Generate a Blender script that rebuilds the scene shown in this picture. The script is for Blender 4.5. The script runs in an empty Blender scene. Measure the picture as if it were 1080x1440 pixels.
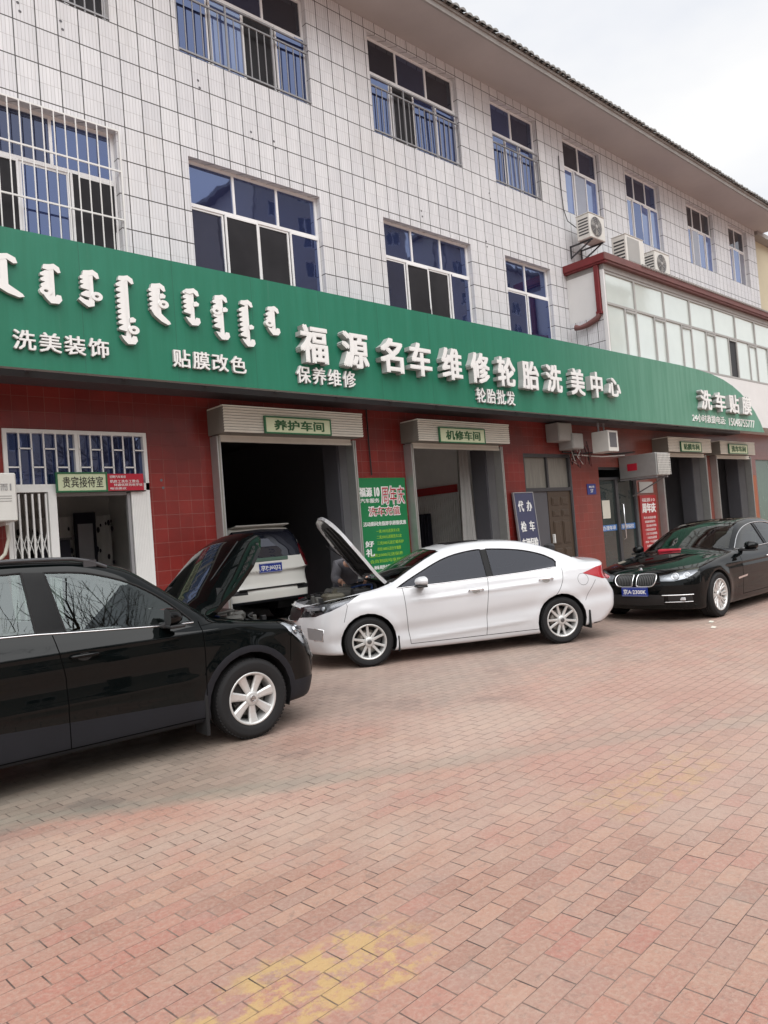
import bpy, bmesh, math, random
import numpy as np
from mathutils import Matrix, Vector
R = math.radians
random.seed(7)
S = bpy.context.scene
COL = S.collection

# ------------------------------------------------------------------ camera, sky, sun, exposure
YAW, PITCH, ROLL, CAMH = R(42.757), R(1.645), R(-4.516), 1.685
_f = Vector((math.sin(YAW)*math.cos(PITCH), math.cos(YAW)*math.cos(PITCH), math.sin(PITCH)))
_r0 = Vector((math.cos(YAW), -math.sin(YAW), 0)); _u0 = _r0.cross(_f)
_r = _r0*math.cos(ROLL) + _u0*math.sin(ROLL); _u = -_r0*math.sin(ROLL) + _u0*math.cos(ROLL)
cam = bpy.data.objects.new('camera', bpy.data.cameras.new('camera')); COL.objects.link(cam)
cam.matrix_world = Matrix(((_r.x, _u.x, -_f.x, 0), (_r.y, _u.y, -_f.y, -10), (_r.z, _u.z, -_f.z, CAMH), (0, 0, 0, 1)))
cam.data.sensor_fit = 'HORIZONTAL'; cam.data.sensor_width = 36; cam.data.lens = 35.0
cam.data.clip_start = 0.05; cam.data.clip_end = 1500
S.camera = cam
S.view_settings.view_transform = 'Standard'; S.view_settings.look = 'None'
S.view_settings.exposure = 1.14; S.view_settings.gamma = 1.0
SUN_EL, SUN_ROT = R(60), R(204)

def build_world():
    w = bpy.data.worlds.new('World'); S.world = w; w.use_nodes = True
    nt = w.node_tree; N = nt.nodes; L = nt.links
    bg = N['Background']
    sky = N.new('ShaderNodeTexSky'); sky.sky_type = 'NISHITA'; sky.sun_disc = False
    sky.sun_elevation = SUN_EL; sky.sun_rotation = SUN_ROT; sky.dust_density = 3.0
    hs = N.new('ShaderNodeHueSaturation'); hs.inputs['Saturation'].default_value = 0.25
    L.new(sky.outputs[0], hs.inputs['Color'])
    tc = N.new('ShaderNodeTexCoord')
    mp = N.new('ShaderNodeMapping'); mp.inputs['Scale'].default_value = (1.4, 1.4, 3.0)
    L.new(tc.outputs['Generated'], mp.inputs[0])
    nz = N.new('ShaderNodeTexNoise'); nz.inputs['Scale'].default_value = 1.7; nz.inputs['Detail'].default_value = 5
    nz.inputs['Roughness'].default_value = 0.5
    L.new(mp.outputs[0], nz.inputs['Vector'])
    cr = N.new('ShaderNodeValToRGB')
    cr.color_ramp.elements[0].position = .32; cr.color_ramp.elements[0].color = (7.6, 7.9, 8.6, 1)
    cr.color_ramp.elements[1].position = .70; cr.color_ramp.elements[1].color = (10.4, 10.25, 9.9, 1)
    L.new(nz.outputs['Fac'], cr.inputs[0])
    mx = N.new('ShaderNodeMix'); mx.data_type = 'RGBA'; mx.inputs['Factor'].default_value = .85
    L.new(hs.outputs[0], mx.inputs['A']); L.new(cr.outputs[0], mx.inputs['B'])
    L.new(mx.outputs['Result'], bg.inputs['Color'])
    bg.inputs['Strength'].default_value = 0.0535
build_world()
sun = bpy.data.objects.new('sun', bpy.data.lights.new('sun', 'SUN')); COL.objects.link(sun)
sun.data.energy = 1.5; sun.data.angle = R(75); sun.data.color = (1, .99, .98)
_sd = Vector((math.sin(SUN_ROT)*math.cos(SUN_EL), math.cos(SUN_ROT)*math.cos(SUN_EL), math.sin(SUN_EL)))
sun.rotation_euler = _sd.to_track_quat('Z', 'Y').to_euler(); sun.location = (0, -20, 40)

# ------------------------------------------------------------------ materials
M = {}
def nodes(name):
    m = bpy.data.materials.new(name); m.use_nodes = True
    nt = m.node_tree; b = nt.nodes['Principled BSDF']; M[name] = m
    return m, nt.nodes, nt.links, b
def setin(b, **k):
    for a, v in k.items():
        b.inputs[a.replace('_', ' ')].default_value = v
def pm(name, col, rough=.5, metal=0., var=.10, vs=3., bump=0., bs=60., coat=0., ior=1.45, rvar=.08, crough=.05, stretch=None):
    """plain surface with a little uneven colour, gloss and relief"""
    m, N, L, b = nodes(name)
    setin(b, Roughness=rough, Metallic=metal, IOR=ior, Coat_Weight=coat, Coat_Roughness=crough)
    g = N.new('ShaderNodeNewGeometry'); src = g.outputs['Position']
    if stretch:
        mp = N.new('ShaderNodeMapping'); mp.inputs['Scale'].default_value = stretch; L.new(src, mp.inputs[0]); src = mp.outputs[0]
    nz = N.new('ShaderNodeTexNoise'); nz.inputs['Scale'].default_value = vs; nz.inputs['Detail'].default_value = 6
    nz.inputs['Roughness'].default_value = .65
    L.new(src, nz.inputs['Vector'])
    mx = N.new('ShaderNodeMix'); mx.data_type = 'RGBA'
    mx.inputs['A'].default_value = (*[c*(1-var*1.6) for c in col], 1); mx.inputs['B'].default_value = (*[min(1, c*(1+var*1.3)) for c in col], 1)
    L.new(nz.outputs['Fac'], mx.inputs['Factor']); L.new(mx.outputs['Result'], b.inputs['Base Color'])
    if rvar:
        mr = N.new('ShaderNodeMapRange'); mr.inputs['To Min'].default_value = max(.01, rough-rvar); mr.inputs['To Max'].default_value = min(1, rough+rvar)
        L.new(nz.outputs['Fac'], mr.inputs['Value']); L.new(mr.outputs[0], b.inputs['Roughness'])
    if bump:
        n2 = N.new('ShaderNodeTexNoise'); n2.inputs['Scale'].default_value = bs; n2.inputs['Detail'].default_value = 4
        L.new(src, n2.inputs['Vector'])
        bp = N.new('ShaderNodeBump'); bp.inputs['Strength'].default_value = bump; bp.inputs['Distance'].default_value = .01
        L.new(n2.outputs['Fac'], bp.inputs['Height']); L.new(bp.outputs[0], b.inputs['Normal'])
    return m
def math_n(N, L, op, a, b=None, c=None):
    n = N.new('ShaderNodeMath'); n.operation = op
    for i, v in enumerate((a, b, c)):
        if v is None: continue
        if isinstance(v, (int, float)): n.inputs[i].default_value = v
        else: L.new(v, n.inputs[i])
    return n.outputs[0]
def mixc(N, L, fac, a, b, blend='MIX'):
    n = N.new('ShaderNodeMix'); n.data_type = 'RGBA'; n.blend_type = blend
    for k, v in (('Factor', fac), ('A', a), ('B', b)):
        if isinstance(v, (int, float)): n.inputs[k].default_value = v
        elif isinstance(v, tuple): n.inputs[k].default_value = (*v, 1)
        else: L.new(v, n.inputs[k])
    return n.outputs['Result']
def noise(N, L, vec, scale, detail=4, rough=.6):
    n = N.new('ShaderNodeTexNoise'); n.inputs['Scale'].default_value = scale; n.inputs['Detail'].default_value = detail
    n.inputs['Roughness'].default_value = rough
    if vec is not None: L.new(vec, n.inputs['Vector'])
    return n.outputs['Fac']
def ramp(N, L, v, lo, hi, a=0., b=1.):
    n = N.new('ShaderNodeMapRange'); n.interpolation_type = 'SMOOTHSTEP'
    n.inputs['From Min'].default_value = lo; n.inputs['From Max'].default_value = hi
    n.inputs['To Min'].default_value = a; n.inputs['To Max'].default_value = b
    L.new(v, n.inputs['Value']); return n.outputs[0]
def wall_uv(N, L, du=0., dv=0.):
    g = N.new('ShaderNodeNewGeometry'); s = N.new('ShaderNodeSeparateXYZ'); L.new(g.outputs['Position'], s.inputs[0])
    u = math_n(N, L, 'ADD', s.outputs[0], s.outputs[1]); u = math_n(N, L, 'ADD', u, du)
    v = math_n(N, L, 'ADD', s.outputs[2], dv)
    c = N.new('ShaderNodeCombineXYZ'); L.new(u, c.inputs[0]); L.new(v, c.inputs[1])
    return c.outputs[0], g.outputs['Position'], s
def brick(N, L, vec, w, h, mortar, off=0., smooth=.1, c1=(1, 1, 1), c2=(1, 1, 1), cm=(0, 0, 0), bias=0.):
    n = N.new('ShaderNodeTexBrick'); n.offset = off; n.squash = 1; n.offset_frequency = 2
    n.inputs['Scale'].default_value = 1; n.inputs['Brick Width'].default_value = w; n.inputs['Row Height'].default_value = h
    n.inputs['Mortar Size'].default_value = mortar; n.inputs['Mortar Smooth'].default_value = smooth; n.inputs['Bias'].default_value = bias
    n.inputs['Color1'].default_value = (*c1, 1); n.inputs['Color2'].default_value = (*c2, 1); n.inputs['Mortar'].default_value = (*cm, 1)
    L.new(vec, n.inputs['Vector']); return n

def facade_mats():
    # pale strip mosaic in panels with deep dark joints
    m, N, L, b = nodes('strip_tile')
    vec, pos, s = wall_uv(N, L, du=.1495, dv=.19)
    big = brick(N, L, vec, .2895, .5, .0082, smooth=.12)
    fine = brick(N, L, vec, .04825, .25, .0028, c1=(.69, .70, .72), c2=(.76, .768, .785), cm=(.43, .42, .42), smooth=.3)
    panel = brick(N, L, vec, .2895, .5, .0, c1=(.93, .925, .93), c2=(1.02, 1.015, 1.01))
    col = mixc(N, L, 1., fine.outputs['Color'], panel.outputs['Color'], 'MULTIPLY')
    st = N.new('ShaderNodeMapping'); st.inputs['Scale'].default_value = (3.2, 3.2, .28); L.new(pos, st.inputs[0])
    streak = ramp(N, L, noise(N, L, st.outputs[0], 1.6, 6, .7), .35, .75, .92, 1.03)
    cc = N.new('ShaderNodeCombineColor')
    for i in range(3): L.new(streak, cc.inputs[i])
    col = mixc(N, L, 1., col, cc.outputs[0], 'MULTIPLY')
    blot = ramp(N, L, noise(N, L, pos, .55, 5), .45, .72)
    col = mixc(N, L, math_n(N, L, 'MULTIPLY', blot, .30), col, (.56, .535, .505))
    st2 = N.new('ShaderNodeMapping'); st2.inputs['Scale'].default_value = (7, 7, .22); L.new(pos, st2.inputs[0])
    run = math_n(N, L, 'MULTIPLY', ramp(N, L, noise(N, L, st2.outputs[0], 1.5, 5, .7), .54, .72), ramp(N, L, noise(N, L, pos, .8, 3), .40, .62))
    col = mixc(N, L, math_n(N, L, 'MULTIPLY', run, .38), col, (.36, .325, .29))
    chip = ramp(N, L, noise(N, L, pos, 9, 4, .7), .70, .76)
    col = mixc(N, L, math_n(N, L, 'MULTIPLY', chip, .35), col, (.33, .31, .29))
    col = mixc(N, L, big.outputs['Fac'], col, (.060, .055, .053))
    L.new(col, b.inputs['Base Color'])
    hgt = math_n(N, L, 'SUBTRACT', math_n(N, L, 'MULTIPLY', fine.outputs['Fac'], -.25), big.outputs['Fac'])
    bp = N.new('ShaderNodeBump'); bp.inputs['Strength'].default_value = .8; bp.inputs['Distance'].default_value = .006
    L.new(hgt, bp.inputs['Height']); L.new(bp.outputs[0], b.inputs['Normal'])
    setin(b, Roughness=.38)
    # red glazed tile of the ground floor
    m, N, L, b = nodes('red_tile')
    vec, pos, s = wall_uv(N, L)
    t = brick(N, L, vec, .2, .2, .0026, c1=(.185, .016, .013), c2=(.235, .023, .018), cm=(.25, .11, .09), smooth=.2)
    n1 = ramp(N, L, noise(N, L, pos, 1.1, 5), .35, .7)
    col = mixc(N, L, n1, t.outputs['Color'], (.140, .017, .014))
    st = N.new('ShaderNodeMapping'); st.inputs['Scale'].default_value = (5, 5, .5); L.new(pos, st.inputs[0])
    n2 = ramp(N, L, noise(N, L, st.outputs[0], 2.0, 6, .7), .60, .80, 0, .4)
    col = mixc(N, L, n2, col, (.27, .11, .09))
    sx = N.new('ShaderNodeSeparateXYZ'); L.new(pos, sx.inputs[0])
    far = ramp(N, L, sx.outputs[0], 13., 19., 0, .55)      # the brick towards the far bays is older and browner
    col = mixc(N, L, far, col, (.20, .075, .05))
    L.new(col, b.inputs['Base Color'])
    bp = N.new('ShaderNodeBump'); bp.inputs['Strength'].default_value = .5; bp.inputs['Distance'].default_value = .003
    L.new(math_n(N, L, 'MULTIPLY', t.outputs['Fac'], -1), bp.inputs['Height']); L.new(bp.outputs[0], b.inputs['Normal'])
    setin(b, Roughness=.30)
    # shop sign sheet: green panels, faintly streaked
    m, N, L, b = nodes('sign_green')
    vec, pos, s = wall_uv(N, L)
    sx = N.new('ShaderNodeSeparateXYZ'); L.new(pos, sx.inputs[0])
    st = N.new('ShaderNodeMapping'); st.inputs['Scale'].default_value = (5, 5, .30); L.new(pos, st.inputs[0])
    sn = noise(N, L, st.outputs[0], 1.3, 6, .65)
    col = mixc(N, L, ramp(N, L, sn, .3, .7), (.009, .150, .084), (.014, .175, .104))
    sky_sheen = ramp(N, L, sx.outputs[0], 11.5, 19.5)  # paler right end: glancing sky reflection put into the green
    sheen_green = mixc(N, L, ramp(N, L, sn, .35, .65), (.070, .225, .145), (.105, .275, .190))
    col = mixc(N, L, sky_sheen, col, sheen_green)
    grime = ramp(N, L, noise(N, L, st.outputs[0], 2.4, 6, .7), .58, .78, 0, .35)
    col = mixc(N, L, grime, col, (.09, .20, .15))
    j = brick(N, L, vec, 1.22, 40., .0035, smooth=.0)
    col = mixc(N, L, math_n(N, L, 'MULTIPLY', j.outputs['Fac'], .6), col, (.012, .07, .045))
    L.new(col, b.inputs['Base Color']); setin(b, Roughness=.42)
    bp = N.new('ShaderNodeBump'); bp.inputs['Strength'].default_value = .25; bp.inputs['Distance'].default_value = .02
    L.new(noise(N, L, pos, 1.4, 2), bp.inputs['Height']); L.new(bp.outputs[0], b.inputs['Normal'])

def paving_mat():
    m, N, L, b = nodes('brick_paving')
    g = N.new('ShaderNodeNewGeometry'); pos = g.outputs['Position']
    mp = N.new('ShaderNodeMapping'); mp.inputs['Rotation'].default_value = (0, 0, R(-3.0)); L.new(pos, mp.inputs[0])
    # wavy courses: bricks are laid by hand
    wn = N.new('ShaderNodeTexNoise'); wn.inputs['Scale'].default_value = 1.3; L.new(mp.outputs[0], wn.inputs['Vector'])
    vs = N.new('ShaderNodeVectorMath'); vs.operation = 'SUBTRACT'; L.new(wn.outputs['Color'], vs.inputs[0]); vs.inputs[1].default_value = (.5, .5, .5)
    sc = N.new('ShaderNodeVectorMath'); sc.operation = 'SCALE'; sc.inputs['Scale'].default_value = .035; L.new(vs.outputs[0], sc.inputs[0])
    ad = N.new('ShaderNodeVectorMath'); ad.operation = 'ADD'; L.new(mp.outputs[0], ad.inputs[0]); L.new(sc.outputs[0], ad.inputs[1])
    vec = ad.outputs[0]
    sq = N.new('ShaderNodeMapping'); sq.inputs['Scale'].default_value = (1, 2.4, 1); L.new(vec, sq.inputs[0])     # tight bed joints, wider head joints
    br = brick(N, L, sq.outputs[0], .205, .2448, .0036, off=.5, smooth=.35, c1=(0, 0, 0), c2=(1, 1, 1), cm=(.5, .5, .5))
    sep = N.new('ShaderNodeSeparateColor'); L.new(br.outputs['Color'], sep.inputs[0]); rnd = sep.outputs[0]
    cr = N.new('ShaderNodeValToRGB'); L.new(rnd, cr.inputs[0])
    for i, (p, c) in enumerate(((0., (.300, .162, .125)), (.25, (.375, .212, .160)), (.5, (.335, .205, .165)), (.75, (.405, .240, .178)), (1., (.365, .175, .138)))):
        e = cr.color_ramp.elements[i] if i < 2 else cr.color_ramp.elements.new(p)
        e.position = p; e.color = (*c, 1)
    cr.color_ramp.elements[-1].position = 1.
    col = cr.outputs[0]
    n0 = noise(N, L, pos, .45, 5, .6); n1 = noise(N, L, pos, 2.2, 6, .65); n2 = noise(N, L, pos, 45, 5, .7)
    col = mixc(N, L, ramp(N, L, n0, .42, .66, 0, .6), col, (.445, .345, .280))            # dusty areas
    col = mixc(N, L, ramp(N, L, n1, .52, .74, 0, .55), col, (.275, .235, .205))            # grey scuffs
    col = mixc(N, L, ramp(N, L, noise(N, L, pos, .55, 5), .46, .62, 0, .55), col, (.37, .155, .115))   # redder batches
    col = mixc(N, L, ramp(N, L, n2, .38, .72, 0, .42), col, (.47, .37, .30))                # grit
    n3 = noise(N, L, pos, 14, 6, .75)
    col = mixc(N, L, ramp(N, L, n3, .54, .66, 0, .50), col, (.215, .15, .125))               # chips and dark specks
    s = N.new('ShaderNodeSeparateXYZ'); L.new(pos, s.inputs[0]); X, Y = s.outputs[0], s.outputs[1]
    # oily grey ground in front of the workshop doors
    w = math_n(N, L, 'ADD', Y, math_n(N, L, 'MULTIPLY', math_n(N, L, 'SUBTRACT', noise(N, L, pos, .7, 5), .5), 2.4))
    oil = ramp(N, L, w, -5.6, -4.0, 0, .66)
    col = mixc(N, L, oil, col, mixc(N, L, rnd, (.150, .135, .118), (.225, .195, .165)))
    d0 = math_n(N, L, 'ADD', math_n(N, L, 'MULTIPLY', X, .62), Y)
    d0 = math_n(N, L, 'ADD', d0, math_n(N, L, 'MULTIPLY', math_n(N, L, 'SUBTRACT', n1, .5), .5))
    worn = math_n(N, L, 'MULTIPLY', ramp(N, L, d0, -3.95, -3.70), ramp(N, L, X, 2.4, 4.2, .60, 0))
    col = mixc(N, L, worn, col, mixc(N, L, rnd, (.165, .158, .128), (.225, .205, .165)))
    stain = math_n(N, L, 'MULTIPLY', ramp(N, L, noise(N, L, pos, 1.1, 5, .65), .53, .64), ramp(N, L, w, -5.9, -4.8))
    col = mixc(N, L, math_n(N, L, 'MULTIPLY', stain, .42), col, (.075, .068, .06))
    # an older strip of greenish grey pavers crossing the yard diagonally
    dln = math_n(N, L, 'ADD', math_n(N, L, 'MULTIPLY', X, .62), Y)                        # constant along the strip
    dln = math_n(N, L, 'ADD', dln, math_n(N, L, 'MULTIPLY', math_n(N, L, 'SUBTRACT', n1, .5), .35))
    strip = math_n(N, L, 'MULTIPLY', ramp(N, L, dln, -3.98, -3.86), ramp(N, L, dln, -3.70, -3.52, 1, 0))
    col = mixc(N, L, math_n(N, L, 'MULTIPLY', strip, .32), col, (.215, .225, .185))
    pale = math_n(N, L, 'ADD', X, math_n(N, L, 'MULTIPLY', math_n(N, L, 'SUBTRACT', n0, .5), 3.5))
    col = mixc(N, L, ramp(N, L, pale, 2.2, 5.2, 0, .30), col, (.50, .375, .325))            # paler towards the right
    # worn yellow parking line
    yl = math_n(N, L, 'ADD', Y, math_n(N, L, 'MULTIPLY', math_n(N, L, 'SUBTRACT', n1, .5), .5))
    band = math_n(N, L, 'MULTIPLY', ramp(N, L, yl, -7.86, -7.78), ramp(N, L, yl, -7.42, -7.32, 1, 0))
    seg = math_n(N, L, 'MULTIPLY', ramp(N, L, X, .9, 1.1), ramp(N, L, X, 2.0, 2.3, 1, 0))
    seg2 = math_n(N, L, 'MULTIPLY', ramp(N, L, X, 3.6, 3.9), ramp(N, L, X, 4.6, 5.4, 1, 0))
    seg = math_n(N, L, 'ADD', seg, math_n(N, L, 'MULTIPLY', seg2, .40))
    wear = ramp(N, L, noise(N, L, pos, 5.5, 7, .75), .45, .56)
    yf = math_n(N, L, 'MULTIPLY', math_n(N, L, 'MULTIPLY', band, seg), wear)
    col = mixc(N, L, math_n(N, L, 'MULTIPLY', yf, .72), col, (.50, .345, .14))
    mf = math_n(N, L, 'MULTIPLY', br.outputs['Fac'], ramp(N, L, noise(N, L, pos, 3.1, 4), .36, .62, .35, 1.))
    col = mixc(N, L, mf, col, mixc(N, L, ramp(N, L, noise(N, L, pos, 1.6, 3), .42, .6), (.062, .048, .042), (.21, .165, .135)))
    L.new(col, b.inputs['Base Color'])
    setin(b, Roughness=.62)
    L.new(ramp(N, L, n1, .3, .7, .45, .75), b.inputs['Roughness'])
    h = math_n(N, L, 'MULTIPLY', br.outputs['Fac'], -1)
    h = math_n(N, L, 'ADD', h, math_n(N, L, 'MULTIPLY', rnd, .35)); h = math_n(N, L, 'ADD', h, math_n(N, L, 'MULTIPLY', n2, .5)); h = math_n(N, L, 'ADD', h, math_n(N, L, 'MULTIPLY', n3, .6))
    h = math_n(N, L, 'ADD', h, math_n(N, L, 'MULTIPLY', noise(N, L, vec, 9, 3), .5))
    bp = N.new('ShaderNodeBump'); bp.inputs['Strength'].default_value = .9; bp.inputs['Distance'].default_value = .010
    L.new(h, bp.inputs['Height']); L.new(bp.outputs[0], b.inputs['Normal'])

def glass_mat(name, tint, ior=1.5, rough=.0, gl=(1, 1, 1)):
    """thin window glass: see-through with a mirror layer"""
    m = bpy.data.materials.new(name); m.use_nodes = True; M[name] = m
    N = m.node_tree.nodes; L = m.node_tree.links; N.remove(N['Principled BSDF'])
    tr = N.new('ShaderNodeBsdfTransparent'); tr.inputs[0].default_value = (*tint, 1)
    g = N.new('ShaderNodeBsdfGlossy'); g.inputs['Roughness'].default_value = rough; g.inputs['Color'].default_value = (*gl, 1)
    fr = N.new('ShaderNodeFresnel'); fr.inputs['IOR'].default_value = ior
    mx = N.new('ShaderNodeMixShader'); L.new(fr.outputs[0], mx.inputs[0]); L.new(tr.outputs[0], mx.inputs[1]); L.new(g.outputs[0], mx.inputs[2])
    L.new(mx.outputs[0], N['Material Output'].inputs[0])
def pane_mat(name, col, ior, spec=(1, 1, 1), rough=.02, wob=.25, v=.5):
    """house window: dark room, or a painted sky tone, behind coated, slightly wavy glass"""
    m, N, L, b = nodes(name)
    setin(b, Roughness=rough, IOR=ior); b.inputs['Specular Tint'].default_value = (*spec, 1)
    g = N.new('ShaderNodeNewGeometry')
    col2 = mixc(N, L, noise(N, L, g.outputs['Position'], 1.4, 3), tuple(c*(1-v) for c in col), tuple(min(1, c*(1+v)) for c in col))
    L.new(col2, b.inputs['Base Color'])
    bp = N.new('ShaderNodeBump'); bp.inputs['Strength'].default_value = wob; bp.inputs['Distance'].default_value = .004
    L.new(noise(N, L, g.outputs['Position'], 1.9, 2), bp.inputs['Height']); L.new(bp.outputs[0], b.inputs['Normal'])
def paint_mat(name, col, metal=0., rough=.35, coat=1., dust=.0):
    m, N, L, b = nodes(name)
    setin(b, Roughness=rough, Metallic=metal, Coat_Weight=coat, Coat_Roughness=.03, IOR=1.45); b.inputs['Specular IOR Level'].default_value = .0 if col[0] < .1 else .4; b.inputs['Coat IOR'].default_value = 1.34 if col[0] < .1 else 1.5
    g = N.new('ShaderNodeNewGeometry'); s = N.new('ShaderNodeSeparateXYZ'); L.new(g.outputs['Position'], s.inputs[0])
    d = noise(N, L, g.outputs['Position'], 5, 6, .7)
    low = ramp(N, L, s.outputs[2], .15, .85, 1, .25)                 # road dust lies thicker low on the body
    f = math_n(N, L, 'MULTIPLY', math_n(N, L, 'MULTIPLY', d, low), dust)
    L.new(mixc(N, L, f, col, (.26, .235, .21)), b.inputs['Base Color'])
    mr = math_n(N, L, 'ADD', math_n(N, L, 'MULTIPLY', f, .9), .03); L.new(mr, b.inputs['Coat Roughness'])

facade_mats(); paving_mat()
pm('white_letter', (.80, .80, .78), .45, var=.06); pm('letter_side', (.42, .43, .42), .5)
pm('white_metal', (.74, .74, .72), .4, var=.08); pm('pvc_white', (.80, .80, .80), .35, var=.05)
pm('grey_metal', (.30, .30, .31), .45, metal=.3); pm('dark_metal', (.07, .07, .075), .45, metal=.4); pm('galvanised', (.42, .43, .42), .4, metal=.6, vs=9)
pm('soffit_paint', (.46, .43, .42), .8, var=.08, vs=1.2); pm('concrete', (.30, .29, .275), .85, bump=.3)
pm('roof_tile', (.185, .175, .165), .8, var=.3, vs=6, bump=.3); pm('fascia', (.33, .315, .30), .75, var=.2)
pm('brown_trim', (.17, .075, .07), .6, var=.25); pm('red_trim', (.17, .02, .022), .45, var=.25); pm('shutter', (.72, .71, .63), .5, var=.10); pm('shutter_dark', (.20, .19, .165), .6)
pm('sign_cream', (.55, .60, .40), .5, var=.06); pm('sign_green_edge', (.02, .12, .05), .4); pm('ink_green', (.025, .10, .035), .5); pm('ink_black', (.02, .02, .02), .5)
pm('red_sheet', (.42, .015, .035), .4, var=.08); pm('poster_green', (.012, .19, .065), .3, var=.06, vs=1.5); pm('lime_ink', (.36, .62, .06), .4); pm('poster_white', (.82, .82, .80), .4)
pm('navy_board', (.055, .060, .115), .35, var=.1); pm('plate_blue', (.012, .035, .26), .35); pm('plaque_blue', (.03, .045, .20), .4)
pm('orange_board', (.36, .105, .04), .5, var=.3, stretch=(3, 3, .7)); pm('paper', (.62, .60, .52), .7); pm('banner_red', (.36, .022, .025), .5, var=.12)
pm('ac_white', (.66, .65, .61), .45, var=.08); pm('ac_grey', (.36, .355, .34), .5, var=.1); pm('black_plastic', (.018, .018, .019), .5, var=.2); pm('rubber', (.011, .011, .012), .8, var=.2, bump=.1)
pm('clad_plastic', (.011, .012, .016), .55, var=.15, ior=1.35); pm('chrome', (.75, .75, .76), .12, metal=1., var=.03, rvar=.03); pm('alloy', (.62, .62, .61), .34, metal=.45, var=.05); pm('alloy_dark', (.15, .15, .15), .4, metal=.8)
pm('disc', (.25, .23, .21), .4, metal=.9); pm('seat_dark', (.035, .034, .036), .8); pm('seat_beige', (.30, .26, .20), .8); pm('dash', (.022, .022, .024), .6)
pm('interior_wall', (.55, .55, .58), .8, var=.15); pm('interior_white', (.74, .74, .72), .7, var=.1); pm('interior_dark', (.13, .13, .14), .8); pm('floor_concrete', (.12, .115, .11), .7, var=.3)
pm('door_brown', (.062, .042, .028), .4, var=.2); pm('door_grey', (.085, .085, .095), .45); pm('transom_glass', (.20, .19, .165), .35, var=.35, stretch=(9, 9, .6))
pm('yellow_wall', (.56, .50, .36), .8, var=.08, vs=1.2); pm('white_wall', (.70, .70, .69), .7, var=.07, vs=1.5); pm('curtain', (.10, .105, .14), .9, var=.3); pm('cloth_dark', (.03, .03, .045), .9)
pm('jacket', (.11, .108, .122), .9, var=.25, bump=.4, bs=25); pm('trousers', (.03, .032, .045), .9, bump=.3, bs=30); pm('skin', (.42, .24, .17), .55); pm('hair', (.012, .011, .011), .6); pm('shoe', (.02, .02, .02), .6)
pm('bark', (.075, .062, .05), .9, bump=.5, bs=20); pm('beige_wall', (.40, .37, .33), .8, var=.1); pm('engine_grey', (.018, .018, .019), .55, var=.3); pm('engine_alloy', (.11, .108, .10), .45, metal=.4, var=.3)
pm('hose_blue', (.02, .05, .16), .5); pm('engine_tan', (.085, .078, .058), .6, var=.25); pm('tail_red', (.36, .012, .02), .12, coat=1.); pm('tail_dark', (.09, .006, .009), .1, coat=1.); pm('amber', (.6, .22, .03), .2)
pm('gap', (.003, .003, .003), 1., var=0, rvar=0, ior=1.05); pm('gloss_black', (.003, .003, .0035), .14, var=.1, rvar=.04, ior=1.25); pm('lamp_silver', (.42, .43, .45), .22, metal=.5, var=.25, vs=14); pm('lamp_smoke', (.13, .13, .14), .2, metal=.5, var=.55, vs=9); pm('lamp_dark', (.05, .05, .055), .2, coat=.5); pm('lamp_white', (.70, .71, .73), .25, metal=.1)
pm('person_wire', (.05, .05, .05), .6); pm('grating', (.5, .5, .48), .5); pm('green_film', (.10, .165, .13), .25, var=.2); pm('blue_band', (.06, .17, .42), .4); pm('leaf_dry', (.15, .12, .07), .9)
pane_mat('pane_blue', (.010, .014, .050), 3.3, (.50, .62, 1.0)); pane_mat('pane_pale', (.10, .135, .30), 3.3, (.66, .78, 1.0), v=.35); pane_mat('pane_deep', (.012, .014, .03), 2.5, (.55, .62, .9)); pane_mat('pane_curtain', (.20, .205, .24), 2.3, (.8, .85, 1.0), v=.3); pane_mat('pane_dark', (.010, .011, .018), 1.9, (.85, .88, 1.0)); pane_mat('pane_screen', (.030, .029, .032), 1.22, rough=.35)  # the pale blue pane has the sky reflection put into its base colour
pane_mat('pane_bright', (.62, .69, .655), 2.8, (.96, 1.0, .98), rough=.05, v=.10); pane_mat('pane_door', (.03, .04, .038), 1.6)  # balcony pane: sky reflection and curtains put into its pale base colour
glass_mat('glass_clear', (.36, .42, .40), 1.8, gl=(.86, .95, .95)); glass_mat('glass_tint', (.055, .058, .07), 1.42, gl=(.85, .88, 1.)); pm('sunroof_glass', (.006, .006, .008), .28, ior=1.18, var=.1, rvar=.03); glass_mat('glass_wind', (.34, .42, .38), 1.62); glass_mat('lens', (.93, .95, .97), 1.45)
paint_mat('paint_black', (.002, .0022, .0026), rough=.3, dust=.008); paint_mat('paint_green_black', (.0016, .0028, .003), rough=.3, dust=.008)
paint_mat('paint_white', (.60, .61, .63), rough=.4, dust=.08); paint_mat('paint_black_sedan', (.002, .003, .0034), rough=.3, dust=.008); paint_mat('paint_cream', (.74, .73, .68), rough=.35, dust=.12)

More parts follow.
